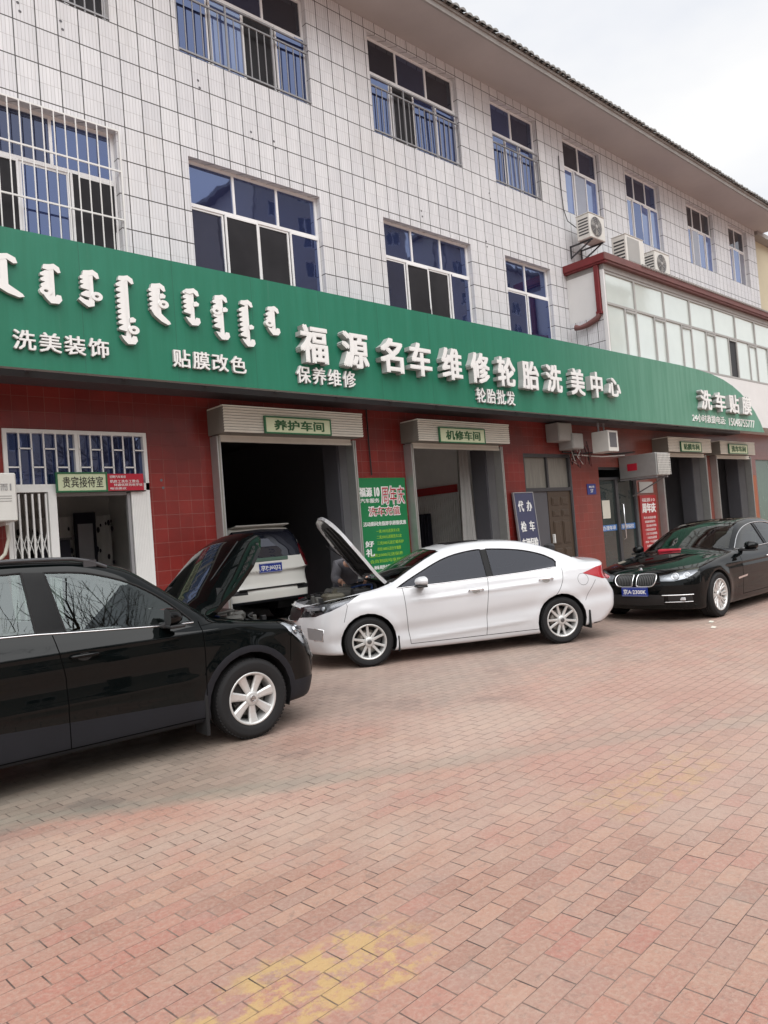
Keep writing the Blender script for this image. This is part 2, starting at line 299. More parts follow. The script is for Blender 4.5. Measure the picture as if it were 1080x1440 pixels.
# ------------------------------------------------------------------ mesh building
class MB:
    def __init__(s): s.v = []; s.f = []; s.m = []; s.s = []
    def add(s, vs, fs, mi=0, smooth=False):
        b = len(s.v); s.v += [tuple(v) for v in vs]
        for f in fs: s.f.append([b+i for i in f]); s.m.append(mi); s.s.append(smooth)
        return s
    def box(s, x0, x1, y0, y1, z0, z1, mi=0, bev=0.):
        c = ((x0+x1)/2, (y0+y1)/2, (z0+z1)/2)
        return s.obox(c, ((abs(x1-x0)/2, 0, 0), (0, abs(y1-y0)/2, 0), (0, 0, abs(z1-z0)/2)), mi, bev)
    def obox(s, c, ax, mi=0, bev=0.):
        c = Vector(c); A = [Vector(a) for a in ax]
        if bev <= 0:
            vs = [c+A[0]*i+A[1]*j+A[2]*k for k in (-1, 1) for j in (-1, 1) for i in (-1, 1)]
            return s.add(vs, [(0, 2, 3, 1), (4, 5, 7, 6), (0, 1, 5, 4), (2, 6, 7, 3), (0, 4, 6, 2), (1, 3, 7, 5)], mi)
        ln = [max(a.length, 1e-6) for a in A]; e = [max(0., 1-bev/l) for l in ln]
        vs = []; idx = {}
        for k in (-1, 1):
            for j in (-1, 1):
                for i in (-1, 1):
                    for d in range(3):
                        t = [i*e[0], j*e[1], k*e[2]]; t[d] = (i, j, k)[d]
                        idx[(i, j, k, d)] = len(vs); vs.append(c+A[0]*t[0]+A[1]*t[1]+A[2]*t[2])
        fs = []
        for d in range(3):
            o = [q for q in range(3) if q != d]
            for sg in (-1, 1):
                q = []
                for a, b_ in ((-1, -1), (1, -1), (1, 1), (-1, 1)):
                    t = [0, 0, 0]; t[d] = sg; t[o[0]] = a; t[o[1]] = b_; q.append(idx[(*t, d)])
                fs.append(q)
        for d in range(3):
            o = [q for q in range(3) if q != d]
            for a in (-1, 1):
                for b_ in (-1, 1):
                    t0 = [0, 0, 0]; t0[o[0]] = a; t0[o[1]] = b_
                    t1 = list(t0); t0[d] = -1; t1[d] = 1
                    fs.append([idx[(*t0, o[0])], idx[(*t1, o[0])], idx[(*t1, o[1])], idx[(*t0, o[1])]])
        for i in (-1, 1):
            for j in (-1, 1):
                for k in (-1, 1): fs.append([idx[(i, j, k, d)] for d in range(3)])
        return s.add(vs, fs, mi)
    def bar(s, a, b, w, h=None, mi=0, up=(0, 0, 1)):
        a = Vector(a); b = Vector(b); d = b-a; l = d.length
        if l < 1e-6: return s
        d /= l; u = Vector(up)
        if abs(d.dot(u)) > .95: u = Vector((0, 1, 0))
        x = d.cross(u).normalized(); y = x.cross(d)
        return s.obox((a+b)/2, (d*(l/2), x*(w/2), y*((h or w)/2)), mi)
    def tube(s, pts, r, n=8, mi=0, closed=False, caps=True, smooth=True):
        P = [Vector(p) for p in pts]; k = len(P); rs = r if isinstance(r, (list, tuple)) else [r]*k
        vs = []; px = None
        for i in range(k):
            a = P[i-1] if (i or closed) else P[0]; b = P[(i+1) % k] if (i < k-1 or closed) else P[-1]
            t = (b-a).normalized()
            if px is None:
                u = Vector((0, 0, 1)) if abs(t.z) < .9 else Vector((1, 0, 0)); px = t.cross(u).normalized()
            else:
                px = (px-t*px.dot(t)); px = px.normalized() if px.length > 1e-6 else t.orthogonal().normalized()
            py = t.cross(px)
            for j in range(n):
                an = 2*math.pi*j/n; vs.append(P[i]+(px*math.cos(an)+py*math.sin(an))*rs[i])
        fs = []
        for i in range(k if closed else k-1):
            for j in range(n):
                i2 = (i+1) % k; fs.append((i*n+j, i*n+(j+1) % n, i2*n+(j+1) % n, i2*n+j))
        s.add(vs, fs, mi, smooth)
        if caps and not closed:
            s.add(vs[:n][::-1], [tuple(range(n))], mi); s.add(vs[-n:], [tuple(range(n))], mi)
        return s
    def prism(s, poly, fn, w0, w1, mi=0, side_mi=None):
        """poly in (u,v), fn(u,v,w) -> point"""
        n = len(poly); side_mi = mi if side_mi is None else side_mi
        A = [fn(u, v, w0) for u, v in poly]; B = [fn(u, v, w1) for u, v in poly]
        s.add(A, [tuple(range(n))[::-1]], mi); s.add(B, [tuple(range(n))], mi)
        s.add(A+B, [(i, (i+1) % n, n+(i+1) % n, n+i) for i in range(n)], side_mi)
        return s
    def lathe(s, prof, fn, n=32, mi=0, smooth=True, close=False):
        """prof [(r,h)], fn(r*cos,r*sin,h) -> point"""
        k = len(prof); vs = [fn(r*math.cos(2*math.pi*j/n), r*math.sin(2*math.pi*j/n), h) for r, h in prof for j in range(n)]
        kk = k if close else k-1
        fs = [(i*n+j, i*n+(j+1) % n, ((i+1) % k)*n+(j+1) % n, ((i+1) % k)*n+j) for i in range(kk) for j in range(n)]
        return s.add(vs, fs, mi, smooth)
    def sphere(s, c, r, n=12, mi=0):
        rx, ry, rz = r if isinstance(r, (tuple, list)) else (r, r, r); m = n//2
        vs = [(c[0]+rx*math.sin(math.pi*i/m)*math.cos(2*math.pi*j/n), c[1]+ry*math.sin(math.pi*i/m)*math.sin(2*math.pi*j/n), c[2]+rz*math.cos(math.pi*i/m)) for i in range(m+1) for j in range(n)]
        return s.add(vs, [(i*n+j, (i+1)*n+j, (i+1)*n+(j+1) % n, i*n+(j+1) % n) for i in range(m) for j in range(n)], mi, True)
    def xf(s, mat):
        s.v = [tuple(mat @ Vector(v)) for v in s.v]; return s
    def mesh(s, name, mats):
        me = bpy.data.meshes.new(name); me.from_pydata(s.v, [], s.f)
        for k in mats: me.materials.append(M[k] if isinstance(k, str) else k)
        me.polygons.foreach_set('material_index', s.m); me.polygons.foreach_set('use_smooth', s.s)
        me.update(); return me
INV = {}
def tag(o, label, cat, group=None, kind=None):
    if label: o['label'] = label
    if cat: o['category'] = cat
    if group: o['group'] = group
    if kind: o['kind'] = kind
    return o
def thing(name, label, cat, loc=(0, 0, 0), rz=0., group=None):
    o = bpy.data.objects.new(name, None); COL.objects.link(o); o.location = loc; o.rotation_euler = (0, 0, rz)
    o.empty_display_size = .2; tag(o, label, cat, group)
    INV[o.name] = (Matrix.Translation(loc) @ Matrix.Rotation(rz, 4, 'Z')).inverted()
    return o
def part(parent, name, mb, mats, label=None, world=True, stuff=False):
    """mesh child; geometry given in world coordinates unless world=False (then in the frame of the parent)"""
    if isinstance(mats, str): mats = [mats]
    if world and parent is not None and parent.name in INV: mb.xf(INV[parent.name])
    o = bpy.data.objects.new(name, mb.mesh(name, mats)); COL.objects.link(o); o.parent = parent
    if parent is not None and parent.name in INV: INV[o.name] = INV[parent.name]
    if label: o['label'] = label
    if stuff: o['kind'] = 'stuff'
    return o
def single(name, mb, mats, label, cat, group=None, kind=None):
    o = part(None, name, mb, mats); return tag(o, label, cat, group, kind)

_tc = {}
def glyphs(s, off=0.):
    if (s, off) not in _tc:
        c = bpy.data.curves.new('lettering', 'FONT'); c.body = s; c.offset = off; c.resolution_u = 2; c.extrude = .5
        o = bpy.data.objects.new('lettering', c); COL.objects.link(o)
        me = bpy.data.meshes.new_from_object(o.evaluated_get(bpy.context.evaluated_depsgraph_get()))
        bpy.data.objects.remove(o); bpy.data.curves.remove(c)
        v = np.array([q.co for q in me.vertices]); f = [list(p.vertices) for p in me.polygons]; nz = [p.normal.z for p in me.polygons]
        bpy.data.meshes.remove(me); _tc[(s, off)] = (v, f, nz)
    return _tc[(s, off)]
def text(mb, s, x0, x1, z0, z1, y0, y1, mi=0, side=None, off=0., fn=None):
    """lettering fitted to the box x0..x1, z0..z1, solid from y0 (front) to y1 (back), facing -Y"""
    v, f, nz = glyphs(s, off); mn = v.min(0); mx = v.max(0)
    u = (v[:, 0]-mn[0])/max(1e-6, mx[0]-mn[0]); w = (v[:, 1]-mn[1])/max(1e-6, mx[1]-mn[1]); d = v[:, 2]+.5
    P = np.stack([x0+u*(x1-x0), y1+(y0-y1)*d, z0+w*(z1-z0)], 1)
    if fn: P = [fn(*p) for p in P]
    b = len(mb.v); mb.v += [tuple(p) for p in P]
    for q, n in zip(f, nz):
        mb.f.append([b+i for i in q]); mb.m.append(mi if (side is None or n > .5) else side); mb.s.append(False)
    return mb

def bold(mb, s, x0, x1, z0, z1, y0, y1, mi=0, side=None, b=.02, fn=None):
    """heavier strokes: the same lettering set several times a hair apart"""
    for i, (dx, dz) in enumerate(((-b, -b*.55), (b*.96, -b*.62), (-b*.93, b*.6), (b*.9, b*.53), (.0003, .0004))):
        text(mb, s, x0+b+dx, x1-b+dx, z0+b*.6+dz, z1-b*.6+dz, y0-.0007*i, y1-.0002*i, mi, side, 0., fn)
    return mb
# ------------------------------------------------------------------ ground
g = MB(); g.add([(-300, -300, 0), (300, -300, 0), (300, 300, 0), (-300, 300, 0)], [(0, 1, 2, 3)])
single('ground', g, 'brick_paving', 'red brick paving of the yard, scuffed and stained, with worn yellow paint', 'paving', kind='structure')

# ------------------------------------------------------------------ the three storey building
BX0, BX1, BZ = -6., 28.45, 11.5
bld = thing('tiled_building', 'long three storey building faced in white strip tile above a red tiled ground floor', 'building')
def holed_wall(mb, x0, x1, z0, z1, holes, y=0., depth=.2, mi=0, rmi=None):
    xs = sorted({x0, x1, *[h[0] for h in holes], *[h[1] for h in holes]}); zs = sorted({z0, z1, *[h[2] for h in holes], *[h[3] for h in holes]})
    xs = [x for x in xs if x0 <= x <= x1]; zs = [z for z in zs if z0 <= z <= z1]
    for i in range(len(xs)-1):
        for j in range(len(zs)-1):
            cx, cz = (xs[i]+xs[i+1])/2, (zs[j]+zs[j+1])/2
            if any(h[0] < cx < h[1] and h[2] < cz < h[3] for h in holes): continue
            mb.add([(xs[i], y, zs[j]), (xs[i+1], y, zs[j]), (xs[i+1], y, zs[j+1]), (xs[i], y, zs[j+1])], [(0, 1, 2, 3)], mi)
    rmi = mi if rmi is None else rmi
    for a, b, c, d in holes:
        yy = y+depth
        mb.add([(a, y, c), (a, yy, c), (a, yy, d), (a, y, d)], [(0, 1, 2, 3)], rmi); mb.add([(b, y, c), (b, y, d), (b, yy, d), (b, yy, c)], [(0, 1, 2, 3)], rmi)
        mb.add([(a, y, d), (a, yy, d), (b, yy, d), (b, y, d)], [(0, 1, 2, 3)], rmi); mb.add([(a, y, c), (b, y, c), (b, yy, c), (a, yy, c)], [(0, 1, 2, 3)], rmi)
W3 = [(3.0, 4.655, 9.31, 11.27, 3, 'A'), (5.72, 8.30, 9.31, 11.27, 4, 'B'), (9.77, 12.32, 9.31, 11.27, 4, 'C'), (13.44, 15.19, 9.31, 11.27, 3, 'D'),
      (16.28, 18.0, 9.31, 11.27, 3, 'E'), (19.32, 21.3, 9.31, 11.27, 4, 'F'), (23.03, 24.93, 9.31, 11.27, 4, 'G'), (26.12, 27.68, 9.31, 11.27, 3, 'H')]
W2 = [(2.0, 4.63, 5.75, 7.70, 4, 'I'), (5.76, 8.30, 5.75, 7.68, 4, 'J'), (9.82, 12.36, 5.75, 7.68, 4, 'K'), (13.53, 15.26, 5.75, 7.68, 2, 'L')]
holes = [w[:4] for w in W3+W2]+[(-4.5, -1.9, 9.31, 11.27), (-.8, 1.0, 9.31, 11.27), (-4.5, -1.9, 5.75, 7.68), (-.8, 1.0, 5.75, 7.68)]
mb = MB(); holed_wall(mb, BX0, BX1, 4.3, BZ, holes, depth=.19)
mb.add([(BX1, 0, 4.3), (BX1, 9, 4.3), (BX1, 9, BZ), (BX1, 0, BZ)], [(0, 1, 2, 3)])
part(bld, 'upper_wall', mb, 'strip_tile')
BAYS = [(5.83, 8.47, 3.36), (9.92, 12.56, 3.34), (19.62, 22.34, 3.30), (23.11, 25.70, 3.28)]
low = [(a, b, 0, t) for a, b, t in BAYS]+[(2.86, 4.75, 0, 3.37), (13.57, 15.42, 0, 3.22), (16.62, 18.45, 0, 2.92), (26.6, 28.2, 0, 3.2)]
mb = MB(); holed_wall(mb, BX0, BX1, 0, 4.3, low, depth=.22, rmi=1)
mb.add([(BX1, 0, 0), (BX1, 9, 0), (BX1, 9, 4.3), (BX1, 0, 4.3)], [(0, 1, 2, 3)])
part(bld, 'lower_wall', mb, ['red_tile', 'grey_metal'])
mb = MB(); mb.add([(BX0, 9, 0), (BX1, 9, 0), (BX1, 9, BZ), (BX0, 9, BZ)], [(0, 3, 2, 1)]); mb.add([(BX0, 0, 0), (BX0, 9, 0), (BX0, 9, BZ), (BX0, 0, BZ)], [(0, 3, 2, 1)])
part(bld, 'rear_wall', mb, 'beige_wall')
# eaves
EY, EX1 = -1.02, 28.98
mb = MB(); mb.box(BX0, EX1, EY, -.003, BZ, BZ+.10); mb.box(BX0, BX1+.3, -.003, 9.4, BZ+.003, BZ+.10)
part(bld, 'soffit', mb, 'soffit_paint')
mb = MB(); mb.box(BX0, EX1+.02, EY-.045, EY-.002, BZ-.03, BZ+.13); mb.box(BX0, EX1+.02, EY-.075, EY-.047, BZ+.07, BZ+.125)
part(bld, 'fascia', mb, 'fascia')
mb = MB(); sl = math.tan(R(24)); random.seed(3)
mb.add([(BX0, EY-.10, BZ+.14), (EX1, EY-.10, BZ+.14), (EX1, 4.2, BZ+.14+5.3*sl), (BX0, 4.2, BZ+.14+5.3*sl)], [(0, 1, 2, 3)])
mb.add([(BX0, 9.5, BZ+.14), (EX1, 9.5, BZ+.14), (EX1, 4.2, BZ+.14+5.3*sl), (BX0, 4.2, BZ+.14+5.3*sl)], [(3, 2, 1, 0)])
mb.add([(BX1, -.0, BZ+.1), (BX1, 9, BZ+.1), (BX1, 4.2, BZ+.1+4.2*sl)], [(0, 1, 2)])
x = BX0
while x < EX1-.05:                                                   # rounded cover tiles, two courses deep in view
    j = random.uniform(-.015, .015); r = .062+random.uniform(-.006, .006)
    for c, (ya, yb) in enumerate(((-.16, .28), (.24, .75))):
        za = BZ+.155+(ya+.10)*sl+j; zb = BZ+.155+(yb+.10)*sl+.01
        vs = []
        for yy, zz in ((EY+ya, za), (EY+yb, zb)):
            for k in range(7):
                an = math.pi*k/6; vs.append((x+.1-r*1.15*math.cos(an), yy, zz+r*math.sin(an)))
        fs = [(k, k+1, k+8, k+7) for k in range(6)]+[(0, 6, 5, 4, 3, 2, 1)]
        mb.add(vs, fs, 0, True)
    mb.box(x-.03, x+.03, EY-.15, EY-.06, BZ+.125+j*.5, BZ+.145+j*.5)
    x += .2
part(bld, 'roof_tiles', mb, 'roof_tile')
# unseen canopy behind the sign, cut short to let sky light down
mb = MB(); mb.box(BX0, 24.4, -.45, -.003, 3.94, 4.06); [mb.box(x, x+.06, -.99, -.452, 4.0, 4.05) for x in np.arange(BX0+.5, 24.2, 1.22)]
part(bld, 'canopy', mb, 'door_grey')

def window(x0, x1, z0, z1, n, key, rail=False, bars=False, screens=(), pane='pane_blue', top=None, ztr=None, low=None):
    fr = MB(); y = .12; ya, yb = y, y+.05
    zt = ztr or z1-.36*(z1-z0); t = .045
    for a, b, c, d in ((x0, x1, z0, z0+t), (x0, x1, z1-t, z1), (x0, x1, zt-t*.6, zt+t*.6)): fr.box(a, b, ya, yb, c, d)
    for a in (x0, x1-t): fr.box(a, a+t, ya-.002, yb, z0, z1)
    ntop = top or max(2, n-1)
    for i in range(1, ntop):
        x = x0+(x1-x0)*i/ntop; fr.box(x-t*.45, x+t*.45, ya+.002, yb, zt, z1)
    w = (x1-x0)/n
    for i in range(n):
        a, b = x0+w*i, x0+w*(i+1); yo = -.02 if i % 2 else .012       # sliding sashes on two tracks
        for q in (a+.006, b-.036): fr.box(q, q+.03, ya+yo, ya+yo+.028, z0+t, zt-.01)
        fr.box(a+.02, b-.02, ya+yo+.002, ya+yo+.026, z0+t, z0+t+.035); fr.box(a+.02, b-.02, ya+yo+.002, ya+yo+.026, zt-.06, zt-.028)
    o = part(bld, 'window', fr, 'pvc_white')
    for i in range(n):
        a, b = x0+w*i, x0+w*(i+1); yo = -.02 if i % 2 else .012; tl = random.uniform(-.010, .010); t2 = random.uniform(-.008, .008)
        p = MB(); yy = ya+yo+.012
        p.add([(a+.02, yy-tl-t2, z0+.05), (b-.02, yy+tl-t2, z0+.05), (b-.02, yy+tl+t2, zt-.03), (a+.02, yy-tl+t2, zt-.03)], [(0, 1, 2, 3)])
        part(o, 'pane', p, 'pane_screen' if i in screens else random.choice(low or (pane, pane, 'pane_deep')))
    for i in range(ntop):
        a, b = x0+(x1-x0)*i/ntop, x0+(x1-x0)*(i+1)/ntop; tl = random.uniform(-.006, .006); t2 = random.uniform(-.004, .004)
        p = MB(); yy = ya+.025
        p.add([(a+.01, yy-tl-t2, zt), (b-.01, yy+tl-t2, zt), (b-.01, yy+tl+t2, z1-.03), (a+.01, yy-tl+t2, z1-.03)], [(0, 1, 2, 3)])
        part(o, 'pane', p, random.choice((pane, 'pane_deep', 'pane_dark')) if z0 > 9 else random.choice((pane, pane, 'pane_deep')))
    if rail:
        r = MB(); yr = .035; zt2 = z0+1.12
        for z in (zt2, zt2-.17, z0+.07): r.bar((x0+.005, yr, z), (x1-.005, yr, z), .028, .028)
        k = max(2, int((x1-x0)/.15))
        for i in range(k+1):
            xx = x0+.02+(x1-x0-.04)*i/k
            if i % 6 == 0: r.bar((xx, yr, z0+.002), (xx, yr, zt2), .03, .03)
            else: r.bar((xx, yr, z0+.07), (xx, yr, zt2-.17), .016, .016)
        part(o, 'railing', r, 'grey_metal')
    if bars:
        r = MB(); yr = -.03
        for z in (z1+.0, z0+1.36, z0+.66, z0+.02): r.bar((x0-.02, yr, z), (x1+.03, yr, z), .022, .022)
        for x in (x0-.02, x1+.03):
            r.bar((x, yr, z0), (x, yr, z1), .024, .024)
            for z in (z0+.05, z1-.02): r.bar((x, yr, z), (x, .02, z), .025, .025)
        k = int((x1-x0)/.145)
        for i in range(1, k): xx = x0+(x1-x0)*i/k; r.bar((xx, yr-.004, z0), (xx, yr-.004, z1), .0145, .0145)
        part(o, 'security_grille', r, 'white_metal')
random.seed(11)
SCR = {'B': (2,), 'C': (1,), 'J': (1, 2), 'K': (1, 2), 'I': (1, 3), 'A': (0, 1, 2)}
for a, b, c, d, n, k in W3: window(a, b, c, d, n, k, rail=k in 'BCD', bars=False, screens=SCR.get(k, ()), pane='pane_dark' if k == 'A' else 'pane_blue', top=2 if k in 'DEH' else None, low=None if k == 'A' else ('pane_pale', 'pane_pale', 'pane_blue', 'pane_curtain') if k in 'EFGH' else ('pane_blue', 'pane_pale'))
for a, b, c, d, n, k in W2: window(a, b, c, d, n, k, bars=k == 'I', screens=SCR.get(k, ()), top=2 if k == 'L' else 3)
for a, c in ((-4.5, 9.31), (-4.5, 5.75)): window(a, a+2.6, c, c+1.95, 4, 'Z', rail=c > 9)
for a, c in ((-.8, 9.31), (-.8, 5.75)): window(a, a+1.8, c, c+1.95, 3, 'Z')
r = MB()
for i in range(12): xx = 3.05+i*.14; r.bar((xx, .02, 9.31), (xx, .02, 11.2), .018, .018)
for z in (9.36, 10.3): r.bar((3.0, .02, z), (4.65, .02, z), .025, .025)
part(bld, 'security_grille', r, 'grey_metal')

# rooms behind the open doors
def room(x0, x1, z1, y1, mats, floor=.10, name='workshop_interior'):
    m = MB()
    m.add([(x0, .22, floor), (x1, .22, floor), (x1, y1, floor), (x0, y1, floor)], [(0, 1, 2, 3)], 1)
    m.add([(x0, .22, z1), (x0, y1, z1), (x1, y1, z1), (x1, .22, z1)], [(0, 1, 2, 3)], 2)
    m.add([(x0, y1, floor), (x1, y1, floor), (x1, y1, z1), (x0, y1, z1)], [(0, 1, 2, 3)], 0)
    m.add([(x0, .22, floor), (x0, y1, floor), (x0, y1, z1), (x0, .22, z1)], [(0, 1, 2, 3)], 0)
    m.add([(x1, .22, floor), (x1, .22, z1), (x1, y1, z1), (x1, y1, floor)], [(0, 1, 2, 3)], 0)
    m.add([(x0, .22, 0), (x1, .22, 0), (x1, .22, floor), (x0, .22, floor)], [(0, 1, 2, 3)], 1)
    m.add([(x0, .0, .02), (x1, .0, .02), (x1, .22, floor), (x0, .22, floor)], [(0, 1, 2, 3)], 1)
    return part(bld, name, m, mats)
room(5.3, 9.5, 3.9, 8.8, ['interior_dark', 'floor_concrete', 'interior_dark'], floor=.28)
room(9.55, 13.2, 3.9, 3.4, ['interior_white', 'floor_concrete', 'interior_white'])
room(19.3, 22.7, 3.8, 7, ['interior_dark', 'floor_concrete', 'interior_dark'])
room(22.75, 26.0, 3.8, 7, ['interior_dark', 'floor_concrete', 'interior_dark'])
room(2.3, 5.2, 3.5, 2.5, ['interior_white', 'floor_concrete', 'interior_white'], name='reception_interior')
room(16.5, 18.5, 3.0, 2.6, ['interior_dark', 'floor_concrete', 'interior_dark'], name='shop_interior')
# wall returns that close the gap between the thin front wall and the rooms
for a, b, t in BAYS:
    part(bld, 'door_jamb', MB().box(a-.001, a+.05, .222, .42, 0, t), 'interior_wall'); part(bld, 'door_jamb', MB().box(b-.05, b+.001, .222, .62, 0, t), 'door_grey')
# right wall of the second workshop: corrugated panel, dark red strip, notices
mb = MB()
for i in range(24):
    y = 1.62+i*.068; mb.box(13.08, 13.115, y, y+.034, .1, 2.50)
part(bld, 'wall_panel', mb, 'interior_white')
part(bld, 'red_wall_strip', MB().box(13.06, 13.12, 1.6, 3.3, 2.52, 2.70), 'banner_red')
part(bld, 'white_side_wall', MB().box(13.12, 13.17, .65, 3.38, .1, 3.8), 'interior_white')
for y, z, s in ((1.36, 2.16, '规章制度'), (1.36, 1.78, '操作规程')):
    part(bld, 'wall_notice', MB().box(13.105, 13.118, y, y+.22, z, z+.28), 'paper')
    part(bld, 'lettering', text(MB(), s, -.09, .09, z+.16, z+.24, 0, .003, fn=lambda a, b_, c: (13.1+b_, y+.11-a, c)), 'ink_black')
mb = MB(); n = 40
vs = []
for i in range(n+1):
    x = 12.02+.55*i/n; y = .62+.05*math.sin(i*1.5)+.03*math.sin(i*.37)
    for z, k in ((.35, 1.), (3.4, .45)): vs.append((12.56-(12.56-x)*k-.15*(1-k), y+(1-k)*.15, z))
mb.add(vs, [(2*i, 2*i+2, 2*i+3, 2*i+1) for i in range(n)], 0, True)
part(bld, 'strip_curtain', mb, 'ac_grey')

# roller shutters: box, guide rails, bottom of the curtain
def shutter(label, x0, x1, zt, sx0, sx1, group='roller shutters over the workshop bays'):
    t = thing('roller_shutter', label, 'roller shutter', ((x0+x1)/2, 0, 0), 0, group)
    b = MB(); yb, yf, z0, z1 = -.003, -.46, zt-.02, zt+.40
    n = 9                                                            # ribbed front of the box
    for i in range(n):
        za, zb = z0+.04+(z1-z0-.04)*i/n, z0+.04+(z1-z0-.04)*(i+1)/n
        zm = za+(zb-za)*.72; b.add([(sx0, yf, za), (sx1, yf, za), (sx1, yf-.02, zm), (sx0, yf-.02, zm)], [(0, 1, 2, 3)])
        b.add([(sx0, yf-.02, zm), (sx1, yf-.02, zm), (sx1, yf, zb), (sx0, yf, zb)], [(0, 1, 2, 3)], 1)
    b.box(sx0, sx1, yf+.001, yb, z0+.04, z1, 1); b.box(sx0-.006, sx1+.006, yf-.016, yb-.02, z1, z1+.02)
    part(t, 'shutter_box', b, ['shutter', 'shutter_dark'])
    c = MB(); c.box(x0+.03, x1-.03, -.16, -.13, z0-.02, z0+.10); c.box(x0+.03, x1-.03, -.175, -.115, z0-.06, z0-.02)
    part(t, 'shutter_curtain', c, 'shutter')
    for a in (x0-.05, x1-.015):
        r = MB(); r.box(a, a+.065, -.20, -.003, .02, z0+.02); r.box(a+.022, a+.043, -.203, -.199, .02, z0+.02, 1)
        part(t, 'guide_rail', r, ['galvanised', 'shutter_dark'])
    return t
SH = [('pale ribbed shutter box over the bay with the white car inside', 5.83, 8.47, 3.34, 5.76, 8.47), ('pale ribbed shutter box right of the green poster, over the bay with the hanging sheet', 9.92, 12.56, 3.32, 9.82, 12.52),
      ('grimy far shutter box directly right of the projecting cooling unit', 19.62, 22.34, 3.28, 19.48, 22.15), ('grimy shutter box at the far right end, above the orange board pier', 23.11, 25.70, 3.26, 22.78, 25.40)]
for a in SH: shutter(*a)
def plate_sign(name, label, cat, x0, x1, z0, z1, y, words, base, ink, edge=None, pad=.16, group=None, off=0., thick=.03):
    t = thing(name, label, cat, ((x0+x1)/2, y, z0), 0, group)
    b = MB(); b.box(x0, x1, y, y+thick, z0, z1); part(t, 'panel', b, base)
    if edge:
        e = MB(); w = .022
        for q in ((x0-w, x1+w, z1, z1+w), (x0-w, x1+w, z0-w, z0), (x0-w, x0, z0, z1), (x1, x1+w, z0, z1)): e.box(q[0], q[1], y-.008, y+thick, q[2], q[3])
        part(t, 'frame', e, edge)
    for s, a, b_, c, d in words: part(t, 'lettering', (bold if group else text)(MB(), s, x0+(x1-x0)*a, x0+(x1-x0)*b_, z0+(z1-z0)*c, z0+(z1-z0)*d, y-.006, y-.001, **({'b': .006} if group else {})), ink)
    return t
for lab, x0, x1, z0, z1, s in (('small cream sign with green characters on the shutter box over the white car bay', 6.47, 7.72, 3.375, 3.60, '养护车间'), ('small cream sign with green characters on the second shutter box, right of the green poster', 10.37, 11.66, 3.33, 3.585, '机修车间'),
                               ('small cream sign on the far shutter box beside the projecting cooling unit', 20.16, 21.39, 3.32, 3.56, '贴膜车间'), ('small cream sign on the last shutter box at the far right', 23.33, 24.69, 3.31, 3.57, '洗车车间')):
    plate_sign('workshop_sign', lab, 'sign', x0, x1, z0, z1, -.51, [(s, .12, .90, .15, .86)], 'sign_cream', 'ink_green', 'sign_green_edge', group='cream signs on the shutter boxes')

# ------------------------------------------------------------------ the long green shop sign
sg = thing('shop_sign', 'long green shop sign with raised white characters running the length of the building', 'sign', (10, -1.1, 3.89))
YS = -1.1
out = [(BX0, 3.89), (24.62, 3.89), (24.35, 4.22), (24.0, 4.52), (23.5, 4.82), (23.0, 5.04), (22.5, 5.20), (21.9, 5.33), (21.2, 5.42), (20.3, 5.475), (19.2, 5.50), (BX0, 5.50)]
mb = MB(); mb.prism(out, lambda u, v, w: (u, w, v), YS, YS+.10, 0, 1)
part(sg, 'panel', mb, ['sign_green', 'letter_side'])
random.seed(5)
for i, ch in enumerate('福源名车维修轮胎洗美中心'):
    x0 = (6.69, 7.50, 8.30, 8.98, 9.77, 10.55, 11.33, 12.10, 12.91, 13.80, 14.58, 15.30)[i]; w = (.53, .55, .53, .54, .55, .55, .56, .57, .57, .54, .50, .55)[i]
    z0, z1 = (4.32, 4.895) if ch != '心' else (4.39, 4.82)
    m = MB(); bold(m, ch, x0, x0+w, z0, z1, YS-.13, YS-.003, 0, 1, .021); part(sg, 'character', m, ['white_letter', 'letter_side'])
def row(s, x0, x1, z0, z1, d=.045, b=.0055, g=.06):
    w = (x1-x0)/len(s)
    for i, ch in enumerate(s):
        m = MB(); bold(m, ch, x0+w*i+w*g, x0+w*(i+1)-w*g, z0, z1, YS-d, YS-.003, 0, 1, b); part(sg, 'character', m, ['white_letter', 'letter_side'])
row('洗美装饰', 2.70, 3.84, 4.09, 4.32); row('贴膜改色', 4.65, 5.80, 4.07, 4.31); row('保养维修', 6.63, 7.82, 4.02, 4.28); row('轮胎批发', 10.74, 11.94, 3.98, 4.26)
row('洗车贴膜', 19.90, 23.55, 4.35, 4.89, .13, .021, .13)
part(sg, 'lettering', text(MB(), '24小时救援电话:', 19.68, 21.75, 4.02, 4.24, YS-.02, YS-.002), 'white_letter'); part(sg, 'lettering', text(MB(), '15048755777', 22.0, 23.85, 4.0, 4.23, YS-.02, YS-.002), 'white_letter')
